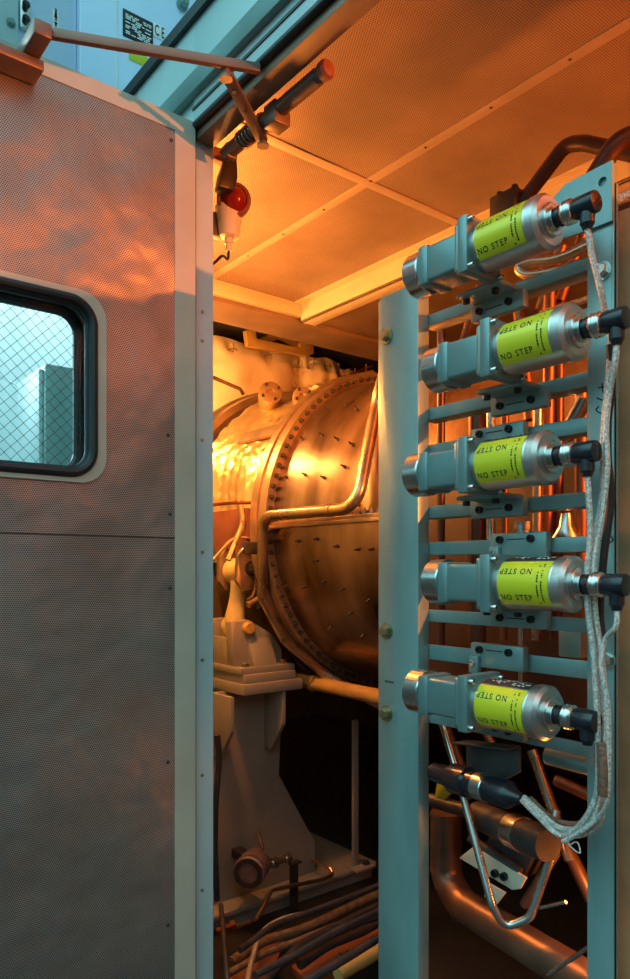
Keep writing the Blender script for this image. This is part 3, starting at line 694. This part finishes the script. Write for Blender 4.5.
# ------------------------------------------------------------------ insulation blankets behind the turbine
YQ = 3.0
xs = [at(205, 400, Y=YQ).x, at(298, 400, Y=YQ).x, at(339, 400, Y=YQ).x, at(358, 400, Y=YQ).x, at(373, 400, Y=YQ).x, at(392, 400, Y=YQ).x]
tops = [z(1.10), z(1.115), z(1.085), z(1.06), z(1.03)]
bl = ['large cream quilted insulation pad left of the laced seam', 'cream insulation pad right of the laced seam', 'narrow cream insulation pad, third from the left', 'narrow cream insulation pad, fourth from the left', 'last cream insulation pad beside the rack post']
for i in range(5):
    x0, x1 = xs[i]+.004, xs[i+1]-.004; zb_, zt_ = z(.45), tops[i]
    bm = B(); nx, nz_ = 24, 24; g = []
    for a in range(nx+1):
        row = []
        for c in range(nz_+1):
            u, w = a/nx, c/nz_
            h = (1-abs(2*u-1)**4)*(1-abs(2*w-1)**6)
            tie = sum(math.exp(-(((u-tu)*(x1-x0))**2+((w-tw)*(zt_-zb_))**2)/.0006) for tu, tw in ((.22, .92), (.62, .93), (.93, .88), (.93, .72), (.93, .55), (.07, .7), (.07, .85), (.9, .4)))
            row.append(bm.verts.new((x0+(x1-x0)*u, YQ-.008-.06*h+.028*min(1, tie)+.006*math.sin(u*17+i)*math.sin(w*11+i*2)*h, zb_+(zt_-zb_)*w+.008*math.sin(u*9+i*1.7))))
        g.append(row)
    for a in range(nx):
        for c in range(nz_): bm.faces.new((g[a][c], g[a+1][c], g[a+1][c+1], g[a][c+1]))
    e = bmesh.ops.extrude_face_region(bm, geom=bm.faces[:]); 
    for v in [q for q in e['geom'] if isinstance(q, bmesh.types.BMVert)]: v.co.y = YQ+.03
    bmesh.ops.recalc_face_normals(bm, faces=bm.faces[:])
    q = thing('insulation_blanket', bl[i], 'insulation blanket', ((x0+x1)/2, YQ, zb_), 'insulation blankets behind the turbine')
    obj('quilt', bm, 'blanket', q)
    if i < 3:
        for tu, tw in ((.22, .92), (.62, .93), (.93, .88), (.93, .72), (.93, .58)):
            if i == 2 and tu < .9: continue
            p = V((x0+(x1-x0)*tu, YQ-.05, zb_+(zt_-zb_)*tw)); bm = B()
            for k in range(2): a = k*1.3+tu*5+tw*9; a_tube(bm, [p-V((math.cos(a), 0, math.sin(a)))*.032+V((0, .012, 0)), p+V((0, -.004, 0)), p+V((math.cos(a+.5), 0, math.sin(a+.5)))*.022+V((0, .012, 0))], .0018, 5)
            obj('lacing', bm, 'stitch', q)
pr = [at(x, y, Y=2.93) for x, y in ((246, 330), (256, 330), (257, 338), (300, 348), (301, 342), (309, 341), (314, 344), (314, 354), (305, 356), (248, 346))]
solo('lifting_lug', a_prism(B(), pr, (0, .03, 0), .003), 'ypipe', 'two-horned orange lifting bracket along the top of the insulation', 'bracket')
solo('rag_bundle', a_tube(B(), spline([at(260, 343, Y=2.97), at(270, 338, Y=2.97), at(280, 336, Y=2.97), at(297, 345, Y=2.97)]), .02, 12), 'foil', 'crumpled foil bundle lying behind the lifting bracket', 'foil')
solo('thin_line', a_tube(B(), [at(210, 376, Y=2.85), at(240, 389, Y=2.80), at(243, 394, Y=2.78)], .008, 10), 'dkpipe', 'thin dark tube crossing the large insulation pad', 'tube')

# ------------------------------------------------------------------ pedestal with strut
P0 = at(244, 695, Y=2.2); zp = P0.z-.0
px0, px1 = P0.x, at(303, 683, Y=2.2).x
pd = thing('support_pedestal', 'grey steel pedestal carrying the yellow strut left of the turbine', 'pedestal', (1.55, 2.33, .12))
bx = B(); a_box(bx, (px0, 2.2, zp-.005), (px1, 2.60, zp+.035), .004); obj('top_plate', bx, 'ped', pd)
bx = B(); a_box(bx, (px0+.012, 2.212, zp+.035), (px1-.025, 2.58, zp+.068), .004); obj('shim_plate', bx, 'ped', pd)
W = 2.33
web = [at(x, y, Y=W) for x, y in ((212, 690), (283, 690), (279, 775), (315, 842), (315, 875), (212, 905))]
web[0].z = web[1].z = zp-.005
zbase = at(250, 893, Y=W).z
web[4].z = web[5].z = zbase
a_ = B(); a_prism(a_, web, (0, .02, 0), .002); wb = obj('web_plate', a_, 'ped', pd)
for x in (at(232, 700, Y=2.2).x, at(284, 700, Y=2.2).x):
    g = [V((x, 2.21, zp-.005)), V((x, W, zp-.005)), V((x, W, zp-.24)), V((x, 2.29, zp-.24)), V((x, 2.21, zp-.13))]
    obj('gusset', a_prism(B(), g, (.016, 0, 0), .002), 'ped', pd)
bx = B(); a_box(bx, (px0+.05, W+.02, zbase), (px0+.07, 2.58, zp-.005)); obj('rear_web', bx, 'ped', pd)
# clevis block
zc = zp+.068
def PT(x, y): return at(x, y, Y=2.25)
ft = at(250, 672, Y=2.25).z
xa, xb = at(235, 650, Y=2.28).x, at(283, 650, Y=2.28).x
bx = B(); a_box(bx, (xa-.012, 2.225, zc), (xb+.016, 2.52, zc+.024), .003); obj('clevis_foot', bx, 'ped', pd)
prof = [at(x, y, Y=2.28) for x, y in ((231, 622), (250, 620), (272, 634), (282, 649), (282, 668), (234, 668))]
prof[4].z = prof[5].z = zc+.024
for dy in (0, .16): obj('clevis_cheek', a_prism(B(), [v+V((0, dy, 0)) for v in prof], (0, .045, 0), .004), 'ped', pd)
bx = B(); a_box(bx, (xa, 2.325, zc+.024), (xb-.05, 2.44, zc+.125), .003); obj('clevis_web', bx, 'ped', pd)
wd = B()
for xx0, xx1 in ((xa+.055, xb-.06),):
    s = [V((xx0, 2.232, zc+.024)), V((xx0, 2.28, zc+.125)), V((xx0, 2.28, zc+.024))]; a_prism(wd, s, (xx1-xx0, 0, 0), .002)
obj('front_rib', wd, 'ped', pd)
tx = at(250, 641, Y=2.278)
obj('cast_lettering', text_bm('W I C', .02, lambda x, y: (tx.x+x, 2.2790, zc+.150+y), 1, .05), 'ink', pd)
for xx in (xa+.028, xb-.02): obj('bolt', a_bolt(B(), V((xx, 2.252, zc+.024)), (0, 0, 1), .014, .014, 1.2), 'bolt', pd)
pin = at(247, 628, Y=2.28); obj('clevis_pin', a_lathe(B(), [(-.2, .016), (0, .016), (.0, .023), (.02, .023), (.024, .019)], pin, (0, -1, 0), 20), 'ypipe', pd)
sk = thing('support_strut', 'cream-yellow vertical strut pinned between pedestal clevis and turbine lug', 'strut', pin+V((0, .09, 0)))
s0 = pin+V((0, .09, 0)); s1 = at(240, 571, Y=2.36)
axs = (s1-s0).normalized(); Ls = (s1-s0).length
obj('rod', a_tube(B(), [s0+axs*Ls*k for k in (0, .12, .3, .5, .7, .85, 1)], .03, 24, rs=[.036, .040, .034, .029, .029, .034, .036]), 'link', sk)
obj('lower_eye', a_lathe(B(), [(-.035, .038), (.035, .038)], s0, (0, 1, 0), 24), 'link', sk)
obj('upper_eye', a_lathe(B(), [(-.045, .050), (.045, .050)], s1, (0, 1, 0), 28), 'link', sk)
lg = thing('turbine_lug', 'orange-lit mounting lug and bolt above the yellow strut', 'lug', s1)
obj('ear', a_prism(B(), [s1+V(q) for q in ((-.06, -.075, -.04), (-.03, -.075, -.075), (.05, -.075, -.06), (.16, -.075, .0), (.16, -.075, .08), (-.02, -.075, .10), (-.055, -.075, .06))], (0, .022, 0), .004), 'ring', lg)
obj('ear', a_prism(B(), [s1+V(q) for q in ((-.06, .052, -.04), (-.03, .052, -.075), (.05, .052, -.06), (.16, .052, .0), (.16, .052, .08), (-.02, .052, .10), (-.055, .052, .06))], (0, .022, 0), .004), 'ring', lg)
obj('pin_bolt', a_bolt(B(), s1+V((0, -.075, .01)), (0, -1, 0), .02, .03), 'iron', lg)
q = at(250, 548, Y=2.2); bx = B(); a_box(bx, (q.x-.02, 2.2, q.z-.022), (q.x+.05, 2.215, q.z+.022), .003); obj('clip_plate', bx, 'iron', lg)
# flared cone and dark ducts left of the strut
cn = a_lathe(B(), [(0, .03), (.10, .05), (.3, .13), (.42, .16)], at(229, 640, Y=2.72)+V((.0, 0, -.05)), (-.35, .1, 1), 28); solo('duct_cone', cn, 'soffit', 'dull brown conical duct behind the yellow strut', 'duct')
for i, (pts, r, m, lab) in enumerate([
    ([(213, 560), (232, 540), (246, 538), (262, 541)], .006, 'ring', 'thin bright tube bent over the mounting lug'),
    ([(240, 505), (242, 525), (234, 545), (228, 560)], .011, 'ring', 'bare metal stub above the mounting lug'),
    ([(252, 555), (256, 580), (253, 595), (247, 600)], .005, 'stitch', 'thin dark wire looping right of the mounting lug'),
    ([(248, 605), (262, 597), (272, 592)], .013, 'ring', 'short slanted tube right of the yellow strut'),
    ([(258, 606), (272, 610), (284, 630), (291, 650), (304, 668), (330, 680)], .012, 'hose', 'glossy black hose curving under the bleed pipe'),
    ([(278, 612), (290, 632), (301, 656), (340, 677)], .007, 'hose', 'thin black hose beside the glossy one under the bleed pipe'),
    ([(212, 505), (232, 503), (254, 503)], .006, 'copper', 'thin tube above the dark gap behind the jamb')]):
    solo('tube', a_tube(B(), spline([at(x, y, Y=2.26) for x, y in pts], 6), r, 10), m, lab, 'tube')
solo('wrapped_bundle', a_tube(B(), spline([at(x, y, Y=2.05) for x, y in ((217, 735), (219, 760), (216, 800), (215, 850), (217, 900))], 6), .010, 10), 'hose', 'dark cable bundle hanging beside the jamb', 'cable')

# ------------------------------------------------------------------ skid base and what stands on it
zs = .115; zs = at(250, 893, Y=W).z
sb_ = thing('skid_beam', 'grey skid beam crossing the floor under the pedestal', 'beam', (1.7, 2.3, 0))
yf = at(222, 914, Z=zs).y
bx = B(); a_box(bx, (1.30, yf, zs-.02), (2.12, 2.75, zs), .003); obj('top_flange', bx, 'ped', sb_)
bx = B(); a_box(bx, (1.30, yf+.03, 0), (2.12, yf+.05, zs-.02)); obj('web', bx, 'ped', sb_)
fp = at(364, 871, Z=zs); fb = at(355, 868, Z=zs)
ps = thing('stanchion', 'slender flat grey stanchion right of the pedestal', 'stanchion', (fb.x, fb.y, zs))
hh = at(354, 720, Y=fb.y).z
bx = B(); a_box(bx, (fb.x-.014, fb.y-.006, zs), (fb.x+.016, fb.y+.006, hh), .002); obj('upright', bx, 'ped', ps)
bx = B(); a_box(bx, (fb.x-.03, fb.y-.05, zs+.0005), (fb.x+.07, fb.y+.04, zs+.012), .002); ft_ = obj('foot_plate', bx, 'ped', ps)
obj('bolt', a_bolt(B(), V((fb.x+.045, fb.y-.02, zs+.012)), (0, 0, 1), .012, .014), 'iron', ps)
g0 = at(253, 867, Y=2.2)
gg = thing('pressure_switch', 'round mauve pressure switch mounted on the pedestal foot', 'pressure switch', (g0.x, W, g0.z-.06))
ga = V((-.75, -.6, 0)).normalized()
obj('housing', a_lathe(B(), [(-.045, .03), (-.04, .055), (.02, .058), (.024, .056), (.03, .058), (.05, .058), (.056, .05)], g0, ga, 32), 'gauge', gg)
obj('rim', a_lathe(B(), [(.048, .052), (.06, .052), (.06, .035), (.054, .034)], g0, ga, 32), 'iron', gg)
bx = B(); a_box(bx, (g0.x-.01, 2.21, g0.z), (g0.x+.03, W-.001, g0.z+.03)); obj('bracket', bx, 'iron', gg)
obj('fitting', a_lathe(B(), [(0, .014), (.03, .014), (.03, .02), (.05, .02), (.05, .012), (.09, .012), (.09, .018), (.11, .018)], g0+V((.045, -.01, -.005)), (1, -.05, .06), 12), 'stpipe', gg)
obj('lever', a_tube(B(), [at(258, 832, Y=2.25), at(263, 850, Y=2.2)], .006, 8), 'iron', gg)
b0 = at(293, 862, Y=2.2); b1 = at(294, 912, Y=2.2)
bb = thing('tube_bracket', 'upright flat steel bracket right of the mauve pressure switch', 'bracket', (b0.x, 2.2, b1.z))
bx = B(); a_box(bx, (b0.x-.016, 2.195, b1.z), (b0.x+.022, 2.203, b0.z), .002); a_box(bx, (b0.x-.03, 2.17, b0.z), (b0.x+.022, 2.205, b0.z+.006), .002); obj('plate', bx, 'iron', bb)
solo('sense_line', a_tube(B(), fillet([at(x, y, Y=yy) for x, y, yy in ((312, 860, 2.31), (330, 868, 2.22), (333, 874, 2.2), (325, 879, 2.18), (272, 890, 2.16), (266, 900, 2.14), (256, 920, 2.1), (238, 926, 2.1), (226, 928, 2.1))], .02, 5), .0075, 10), 'pipe', 'steel tube bent around the bracket and down to a brass fitting', 'tube')
ff = at(226, 928, Y=2.1); solo('compression_fitting', a_lathe(B(), [(-.04, .012), (-.02, .012), (-.02, .018), (0, .018), (0, .012), (.012, .012), (.012, .018), (.03, .018), (.03, .010)], ff, (1, 0, .05), 6), 'copper', 'brass compression fitting at the end of the bent tube', 'fitting')

# hoses, trays and cables on the pit floor
def fl(x, y, zz): return at(x, y, Z=zz)
class HZd(dict):
    def __missing__(self, k): self[k] = .06+.034*len(self); return self[k]
HZ = HZd()
for pts, r, m, lab, nmx in [
    ([(231, 962), (262, 942), (300, 930), (330, 917), (365, 900), (395, 888)], .016, 'ribhose', 'tan wrapped hose, the fattest on the pit floor', 'hose'),
    ([(228, 974), (262, 955), (300, 940), (345, 922), (392, 902)], .011, 'ribhose', 'tan wrapped hose in front of the fattest one', 'hose'),
    ([(246, 990), (252, 960), (262, 933), (280, 920), (302, 914)], .0085, 'braid', 'pale braided hose arching up to the flat bracket', 'hose'),
    ([(300, 965), (330, 945), (365, 930), (395, 912)], .014, 'hose', 'dark glossy hose crossing the middle of the pit', 'hose'),
    ([(290, 950), (330, 930), (370, 910), (395, 900)], .013, 'hose', 'dark hose behind the middle one in the pit', 'hose'),
    ([(262, 985), (285, 960), (320, 935), (380, 915)], .013, 'hose', 'dark hose curving in front of the tan hoses', 'hose'),
    ([(338, 975), (355, 965), (372, 955), (392, 940)], .018, 'ypipe', 'ochre ribbed hose at the foot of the rack post', 'hose'),
    ([(240, 950), (275, 925), (310, 912), (350, 897), (392, 880)], .009, 'hose', 'thin dark hose behind the tan hoses', 'hose'),
    ([(255, 975), (300, 952), (335, 932), (392, 905)], .009, 'hose', 'thin dark hose between the thick dark ones', 'hose'),
    ([(300, 985), (340, 962), (395, 928)], .010, 'hose', 'dark hose lying along the red-brown tray', 'hose'),
    ([(221, 905), (224, 940), (228, 985)], .006, 'hose', 'thin dark cable dropping along the jamb foot', 'cable')]:
    zz = HZ[lab]
    solo('pit_hose' if nmx == 'hose' else 'pit_cable', a_tube(B(), spline([fl(x, y, zz+ .0) for x, y in pts], 6), r, 12), m, lab, nmx)
tr = B(); c0, c1, c2, c3 = fl(292, 975, .08), fl(392, 918, .08), fl(392, 934, .08), fl(305, 990, .08)
a_prism(tr, [c0, c1, c2, c3], (0, 0, .03), .003); solo('drip_tray', tr, 'rust', 'red-brown flat tray edge low in the pit', 'tray')
tr = B(); c = [fl(x, y, .02) for x, y in ((228, 990), (245, 958), (285, 946), (275, 975), (262, 995))]
a_prism(tr, c, (0, 0, .03), .003); solo('floor_plate', tr, 'rust', 'red-brown floor plate under the tan hoses', 'plate')
for x, y in ((340, 957), (348, 955)):
    solo('plate_screw', a_bolt(B(), fl(x, y, .112), (0, 0, 1), .008, .01), 'stpipe', 'left of two pale screws on the red-brown tray' if x < 345 else 'right of two pale screws on the red-brown tray', 'screw', 'tray screws')

# ------------------------------------------------------------------ plumbing behind the rack
def vt_tube(px, y0, y1, X, r, m, lab, lean=0):
    solo('riser_tube', a_tube(B(), [at(px+lean, y0, X=X), at(px, y1, X=X)], r, 12), m, lab, 'tube', 'risers behind the rack')
ris = [
 (441, 330, 660, 1.36, .010, 'dkpipe', 0, 'dark riser tube nearest the left rack post'),
 (477, 400, 700, 1.30, .020, 'dkpipe', 0, 'wide dark red riser under the middle valve flange'),
 (491, 400, 560, 1.24, .009, 'stpipe', 0, 'bright steel riser under the middle valve label'),
 (503, 385, 640, 1.30, .009, 'copper', 2, 'copper riser just right of the bright steel one'),
 (521, 600, 700, 1.24, .006, 'stpipe', 0, 'slim steel tube seen below the fourth valve'),
 (536, 385, 640, 1.30, .010, 'pipe', 2, 'bronze riser behind the canister rims'),
 (546, 260, 620, 1.33, .012, 'copper', 4, 'bright copper riser leaning behind the connectors'),
 (556, 280, 640, 1.37, .013, 'dkpipe', 3, 'dark riser between two copper ones on the right'),
 (581, 380, 660, 1.28, .012, 'copper', 0, 'copper riser beside the right rack post'),
 (530, 300, 420, 1.40, .014, 'copper', -12, 'copper tube leaning right above the middle valve'),
 (462, 285, 345, 1.38, .010, 'copper', 18, 'slanted copper tube below the topmost valve body'),
 (560, 225, 300, 1.36, .010, 'copper', 26, 'slanted copper tube near the top of the right post'),
 (540, 245, 310, 1.40, .012, 'copper', 22, 'slanted copper tube behind the topmost canister')]
for px, y0, y1, X, r, m, ln, lab in ris: vt_tube(px, y0, y1, X, r, m, lab, ln)
solo('diagonal_tube', a_tube(B(), [at(585, 398, X=1.22), at(564, 440, X=1.22)], .015, 14), 'stpipe', 'fat bright steel tube slanting behind the third rail', 'tube')
solo('capped_stub', a_lathe(B(), [(0, .014), (.035, .014), (.036, .017), (.05, .017), (.052, .010)], at(523, 548, X=1.2), (0, 0, 1), 18), 'stpipe', 'capped pale steel stub behind the fifth rail', 'fitting')
solo('cone_fitting', a_lathe(B(), [(0, .032), (.006, .032), (.035, .014), (.06, .010)], at(566, 545, X=1.24), (0, 0, 1), 22), 'stpipe', 'pale conical fitting behind the rack near the right post', 'fitting')
bx = B(); q = at(570, 645, X=1.24); a_box(bx, (1.24, q.y-.022, q.z-.024), (1.27, q.y+.026, q.z+.026), .004); solo('grey_block', bx, 'rack', 'grey square block behind the rack below the fourth valve', 'block')
solo('loop_tube', a_tube(B(), spline([at(600, 240, X=1.25), at(560, 258, X=1.25), at(530, 262, X=1.25), at(519, 268, X=1.25), at(528, 275, X=1.25), at(560, 270, X=1.25), at(600, 258, X=1.25)], 6), .010, 12), 'pipe', 'bronze tube looping back below the topmost canister', 'tube')
solo('braided_hose', a_tube(B(), [at(540, 314, X=1.2), at(600, 295, X=1.2)], .006, 10), 'braid', 'thin glinting braided hose above the second canister', 'hose')
solo('slant_pipe', a_tube(B(), [at(512, 290, X=1.3), at(600, 232, X=1.3)], .008, 12), 'copper', 'slim copper pipe rising right behind the topmost connector', 'pipe')
# pipes above the rack
u1 = thing('roof_pipe', 'dark brown pipe rising from a clamp and bending right under the ceiling', 'pipe', at(512, 205, X=1.38))
obj('tube', a_tube(B(), fillet([at(515, 212, X=1.36), at(566, 144, X=1.36), at(585, 143, X=1.36), at(680, 165, X=1.40)], .05, 8), .0155, 16), 'dkpipe', u1)
bx = B(); q = at(510, 208, X=1.36); a_box(bx, q-V((.03, .035, .025)), q+V((.03, .035, .028)), .005); cbx = obj('clamp', bx, 'iron', u1)
for dy in (-.02, .02): obj('bolt', a_bolt(B(), q+V((-.01, dy, .028)), (0, 0, 1), .008, .012), 'iron', cbx)
solo('roof_pipe', a_tube(B(), fillet([at(560, 232, X=1.30), at(618, 140, X=1.30), at(660, 130, X=1.34), V((1.436, .42, z(.79))), V((1.436, -.6, z(.775)))], .05, 8), .019, 16), 'dkpipe', 'dark brown pipe climbing past the top corner of the rack plate', 'pipe')  # run beyond the view is added to cast shadow on the ceiling
solo('top_hose', a_tube(B(), [at(600, 207, X=1.25), at(660, 182, X=1.25)], .009, 10), 'braid', 'braided hose right of the rack top corner', 'hose')
solo('top_tube', a_tube(B(), [at(595, 220, X=1.32), at(660, 200, X=1.32)], .013, 10), 'dkpipe', 'dark tube under the braided hose at the rack top corner', 'tube')
# lower bay
solo('shade_panel', a_box(B(), (1.44, -.2, z(-.34)), (1.446, 1.42, z(.33)), .001), 'shade_sheet', 'added dark sheet that shades the bay behind the riser tubes', 'panel')  # added sheet, keeps lamp light off and darkens the bay behind the tubes
e = thing('drain_pipe', 'fat bronze elbow pipe crossing the bottom of the rack', 'pipe', at(450, 900, X=1.30))
ep = [at(446, 812, X=1.34), at(446, 878, X=1.34), at(462, 905, X=1.32), at(600, 990, X=1.22)]
obj('tube', a_tube(B(), fillet(ep, .09, 8), .037, 24), 'drain', e)
for k, ax in ((at(446, 815, X=1.34), (0, 0, 1)), (at(446, 843, X=1.34), (0, 0, 1)), (at(446, 872, X=1.34), (.1, -.15, 1)), (at(463, 906, X=1.32), at(600, 990, X=1.22)-at(462, 905, X=1.32))):
    obj('weld_band', a_lathe(B(), [(-.004, .0385), (.004, .0385)], k, ax, 24), 'drain', e)
solo('hairpin_tube', a_tube(B(), fillet([at(432, 690, X=1.22), at(458, 775, X=1.20), at(492, 905, X=1.18), at(505, 928, X=1.2), at(530, 918, X=1.22), at(553, 850, X=1.24), at(556, 810, X=1.26)], .035, 6), .0085, 14), 'stpipe', 'bright steel hairpin tube dipping to the fat drain pipe', 'tube')
solo('brown_riser', a_tube(B(), [at(532, 750, X=1.28), at(570, 860, X=1.28)], .011, 12), 'pipe', 'bronze tube slanting down behind the cable bundle', 'tube')
solo('brown_riser', a_tube(B(), [at(432, 690, X=1.32), at(462, 770, X=1.30)], .012, 12), 'dkpipe', 'dark brown tube slanting below the lowest valve body', 'tube')
solo('brown_riser', a_tube(B(), [at(470, 700, X=1.34), at(500, 760, X=1.34)], .010, 12), 'copper', 'copper tube slanting behind the lowest flange', 'tube')
solo('grey_duct', a_tube(B(), [at(548, 755, X=1.2), at(640, 778, X=1.2)], .018, 14), 'rack', 'teal-grey horizontal duct behind the cable bundle', 'duct')
tp = [at(x, y, X=1.17) for x, y in ((467, 740), (519, 746), (519, 750), (472, 748), (470, 850), (466, 850))]
bx = B(); a_prism(bx, [at(x, y, X=1.1) for x, y in ((466, 741), (520, 747), (520, 772), (470, 800), (466, 800))], (.004, 0, 0), .001); a_prism(bx, [at(466, 741, X=1.1), at(520, 747, X=1.1), at(520, 747, X=1.1)+V((-.04, 0, 0)), at(466, 741, X=1.1)+V((-.04, 0, 0))], (0, 0, .003), .0005)
solo('angle_bracket', bx, 'iron', 'dark bent sheet bracket below the lowest canister', 'bracket')
cn0, cn1 = at(434, 772, X=1.10), at(522, 799, X=1.07); ax = (cn1-cn0).normalized(); L = (cn1-cn0).length
bc = thing('cable_connector', 'thick black cable connector lying left of the cable bundle end', 'connector', cn0)
obj('rear_shell', a_lathe(B(), [(0, .018), (.04, .020), (.06, .029), (.10, .029), (.105, .024), (.13, .024)], cn0, ax, 24), 'plug', bc)
obj('collar', a_lathe(B(), [(.125, .0255), (.15, .0255), (.152, .024)], cn0, ax, 24), 'stpipe', bc)
obj('front_shell', a_lathe(B(), [(.150, .024), (.20, .025), (.205, .022), (L-.02, .016), (L, .008)], cn0, ax, 24), 'plug', bc)
m0 = at(512, 830, X=1.22); ax = (at(530, 838, X=1.2)-at(470, 812, X=1.26)).normalized()
mt_ = thing('servo_motor', 'dark drum with a bright steel band inside the lower rack bay', 'motor', m0)
obj('drum', a_lathe(B(), [(-.12, .030), (.0, .030)], m0, ax, 24), 'iron', mt_)
obj('band', a_lathe(B(), [(.0, .034), (.035, .034), (.036, .032)], m0, ax, 28), 'steel', mt_)
obj('head', a_lathe(B(), [(.035, .032), (.07, .034), (.11, .03)], m0, ax, 24), 'iron', mt_)
bx = a_prism(B(), [at(x, y, X=1.25) for x, y in ((459, 858), (512, 890), (520, 889), (526, 878), (474, 846))], (.006, 0, .0), .001)
mb = thing('motor_bracket', 'orange-lit bare plate with two black bolts in the lower bay', 'bracket', at(495, 875, X=1.25))
obj('plate', bx, 'cream', mb)
for x, y in ((496, 873), (505, 876)): obj('bolt', a_cap(B(), at(x, y, X=1.25), (-1, 0, 0), .0085, .009), 'darkbolt', mb)
obj('leg', a_prism(B(), [at(x, y, X=1.27) for x, y in ((486, 882), (505, 893), (496, 905), (484, 897))], (.006, 0, 0), .001), 'cream', mb)
bx = B(); a_prism(bx, [at(x, y, X=1.28) for x, y in ((488, 838), (536, 852), (522, 880), (478, 856))], (.05, 0, .0), .003); solo('gearbox', bx, 'iron', 'dark iron housing above the two-bolt plate', 'gearbox')
bx = a_prism(B(), [at(x, y, X=1.33) for x, y in ((474, 806), (520, 822), (516, 832), (470, 826))], (.02, 0, .0), .002); solo('warm_plate', bx, 'cream', 'bare plate lit orange above the dark drum', 'plate')
solo('lit_spot_plate', a_prism(B(), [at(x, y, X=1.27) for x, y in ((434, 800), (438, 776), (444, 776), (452, 792), (444, 800))], (.008, 0, 0), .001), 'sticker', 'small plate coloured yellow as a lit spot behind the thick black cable connector', 'plate')  # yellow colour paints a bright lit spot
solo('stay_bar', a_tube(B(), [at(470, 838, X=1.26), at(520, 872, X=1.26)], .010, 10), 'iron', 'dark stay bar crossing above the two-bolt plate', 'bar')
solo('stay_bar', a_tube(B(), [at(556, 852, X=1.30), at(524, 905, X=1.30)], .010, 10), 'drain', 'brown stay bar leaning beside the hairpin tube', 'bar')
solo('brown_riser', a_tube(B(), [at(556, 780, X=1.34), at(600, 800, X=1.34)], .012, 12), 'copper', 'copper tube below the teal-grey duct', 'tube')
solo('brown_riser', a_tube(B(), [at(568, 850, X=1.34), at(592, 900, X=1.34)], .014, 12), 'dkpipe', 'dark tube leaning against the right post foot', 'tube')
solo('link_rod', a_tube(B(), [at(540, 908, X=1.25), at(566, 902, X=1.25)], .004, 8), 'stpipe', 'thin bright rod low beside the hairpin tube', 'rod')
solo('floor_tube', a_tube(B(), [at(548, 975, X=1.16), at(592, 945, X=1.14)], .004, 8), 'stpipe', 'thin steel tube at the foot of the right rack post', 'tube')
solo('sleeve_pipe', a_tube(B(), spline([at(430, 800, X=1.28), at(470, 812, X=1.28), at(500, 826, X=1.27)]), .016, 14), 'hose', 'dark pipe entering the drum from the left', 'pipe')

# ------------------------------------------------------------------ light
W_ = bpy.data.worlds.new('sky'); bpy.context.scene.world = W_; W_.use_nodes = True
nt = W_.node_tree; N = nt.nodes; L = nt.links; bg = N['Background']
tc = N.new('ShaderNodeTexCoord'); sp = N.new('ShaderNodeSeparateXYZ'); L.new(tc.outputs['Generated'], sp.inputs[0])
mr = N.new('ShaderNodeMapRange'); mr.inputs['From Min'].default_value = -1; mr.inputs['From Max'].default_value = 1; L.new(sp.outputs['Z'], mr.inputs['Value'])
cr = N.new('ShaderNodeValToRGB'); e = cr.color_ramp.elements
e[0].position = .50; e[0].color = (.02, .022, .024, 1); e[1].position = .74; e[1].color = (.30, .74, .80, 1)
x = e.new(1.); x.color = (.55, .95, 1, 1)
L.new(mr.outputs['Result'], cr.inputs['Fac']); L.new(cr.outputs['Color'], bg.inputs['Color']); 
m1 = N.new('ShaderNodeMapRange'); m1.interpolation_type = 'SMOOTHSTEP'
m1.inputs['From Min'].default_value = .45; m1.inputs['From Max'].default_value = -.75; m1.inputs['To Min'].default_value = .45; m1.inputs['To Max'].default_value = 2.6
L.new(sp.outputs['X'], m1.inputs['Value']); L.new(m1.outputs['Result'], bg.inputs['Strength'])
def lamp(name, loc, power, col, size=.05):
    l = bpy.data.lights.new(name, 'POINT'); l.energy = power; l.color = col; l.shadow_soft_size = size
    o = bpy.data.objects.new(name, l); C.objects.link(o); o.location = loc; return o
WARM = (1, .27, .045)
lamp('bulkhead_lamp_near', (1.60, -.70, z(.635)), 190, (1, .20, .025), .012)
lamp('bulkhead_lamp_far', (1.11, 1.95, z(.60)), 34, (1, .30, .05), .05)
lamp('rear_fill_light', (1.27, 2.70, z(.78)), 24, (1, .38, .09), .05)  # added fill, brightens the blankets and foil
lamp('low_fill_light', (1.30, .72, z(-.60)), 2.2, WARM, .03)  # added fill for glints in the lower rack bay
sn = bpy.data.lights.new('daylight_sun', 'SUN'); sn.energy = 1.2; sn.color = (.75, .95, 1); sn.angle = math.radians(12)
so = bpy.data.objects.new('daylight_sun', sn); C.objects.link(so); so.rotation_euler = V((.4, -.85, -.4)).to_track_quat('-Z', 'Y').to_euler()
struct('sky_block_wall', a_box(B(), (-3, -1.3, 0), (.4, -1.2, 2.1)), 'ground')  # unseen wall added to cut low sky light off the door
vs = bpy.context.scene.view_settings; vs.view_transform = 'Standard'; vs.look = 'None'; vs.gamma = 1; vs.exposure = .22; vs.use_curve_mapping = False
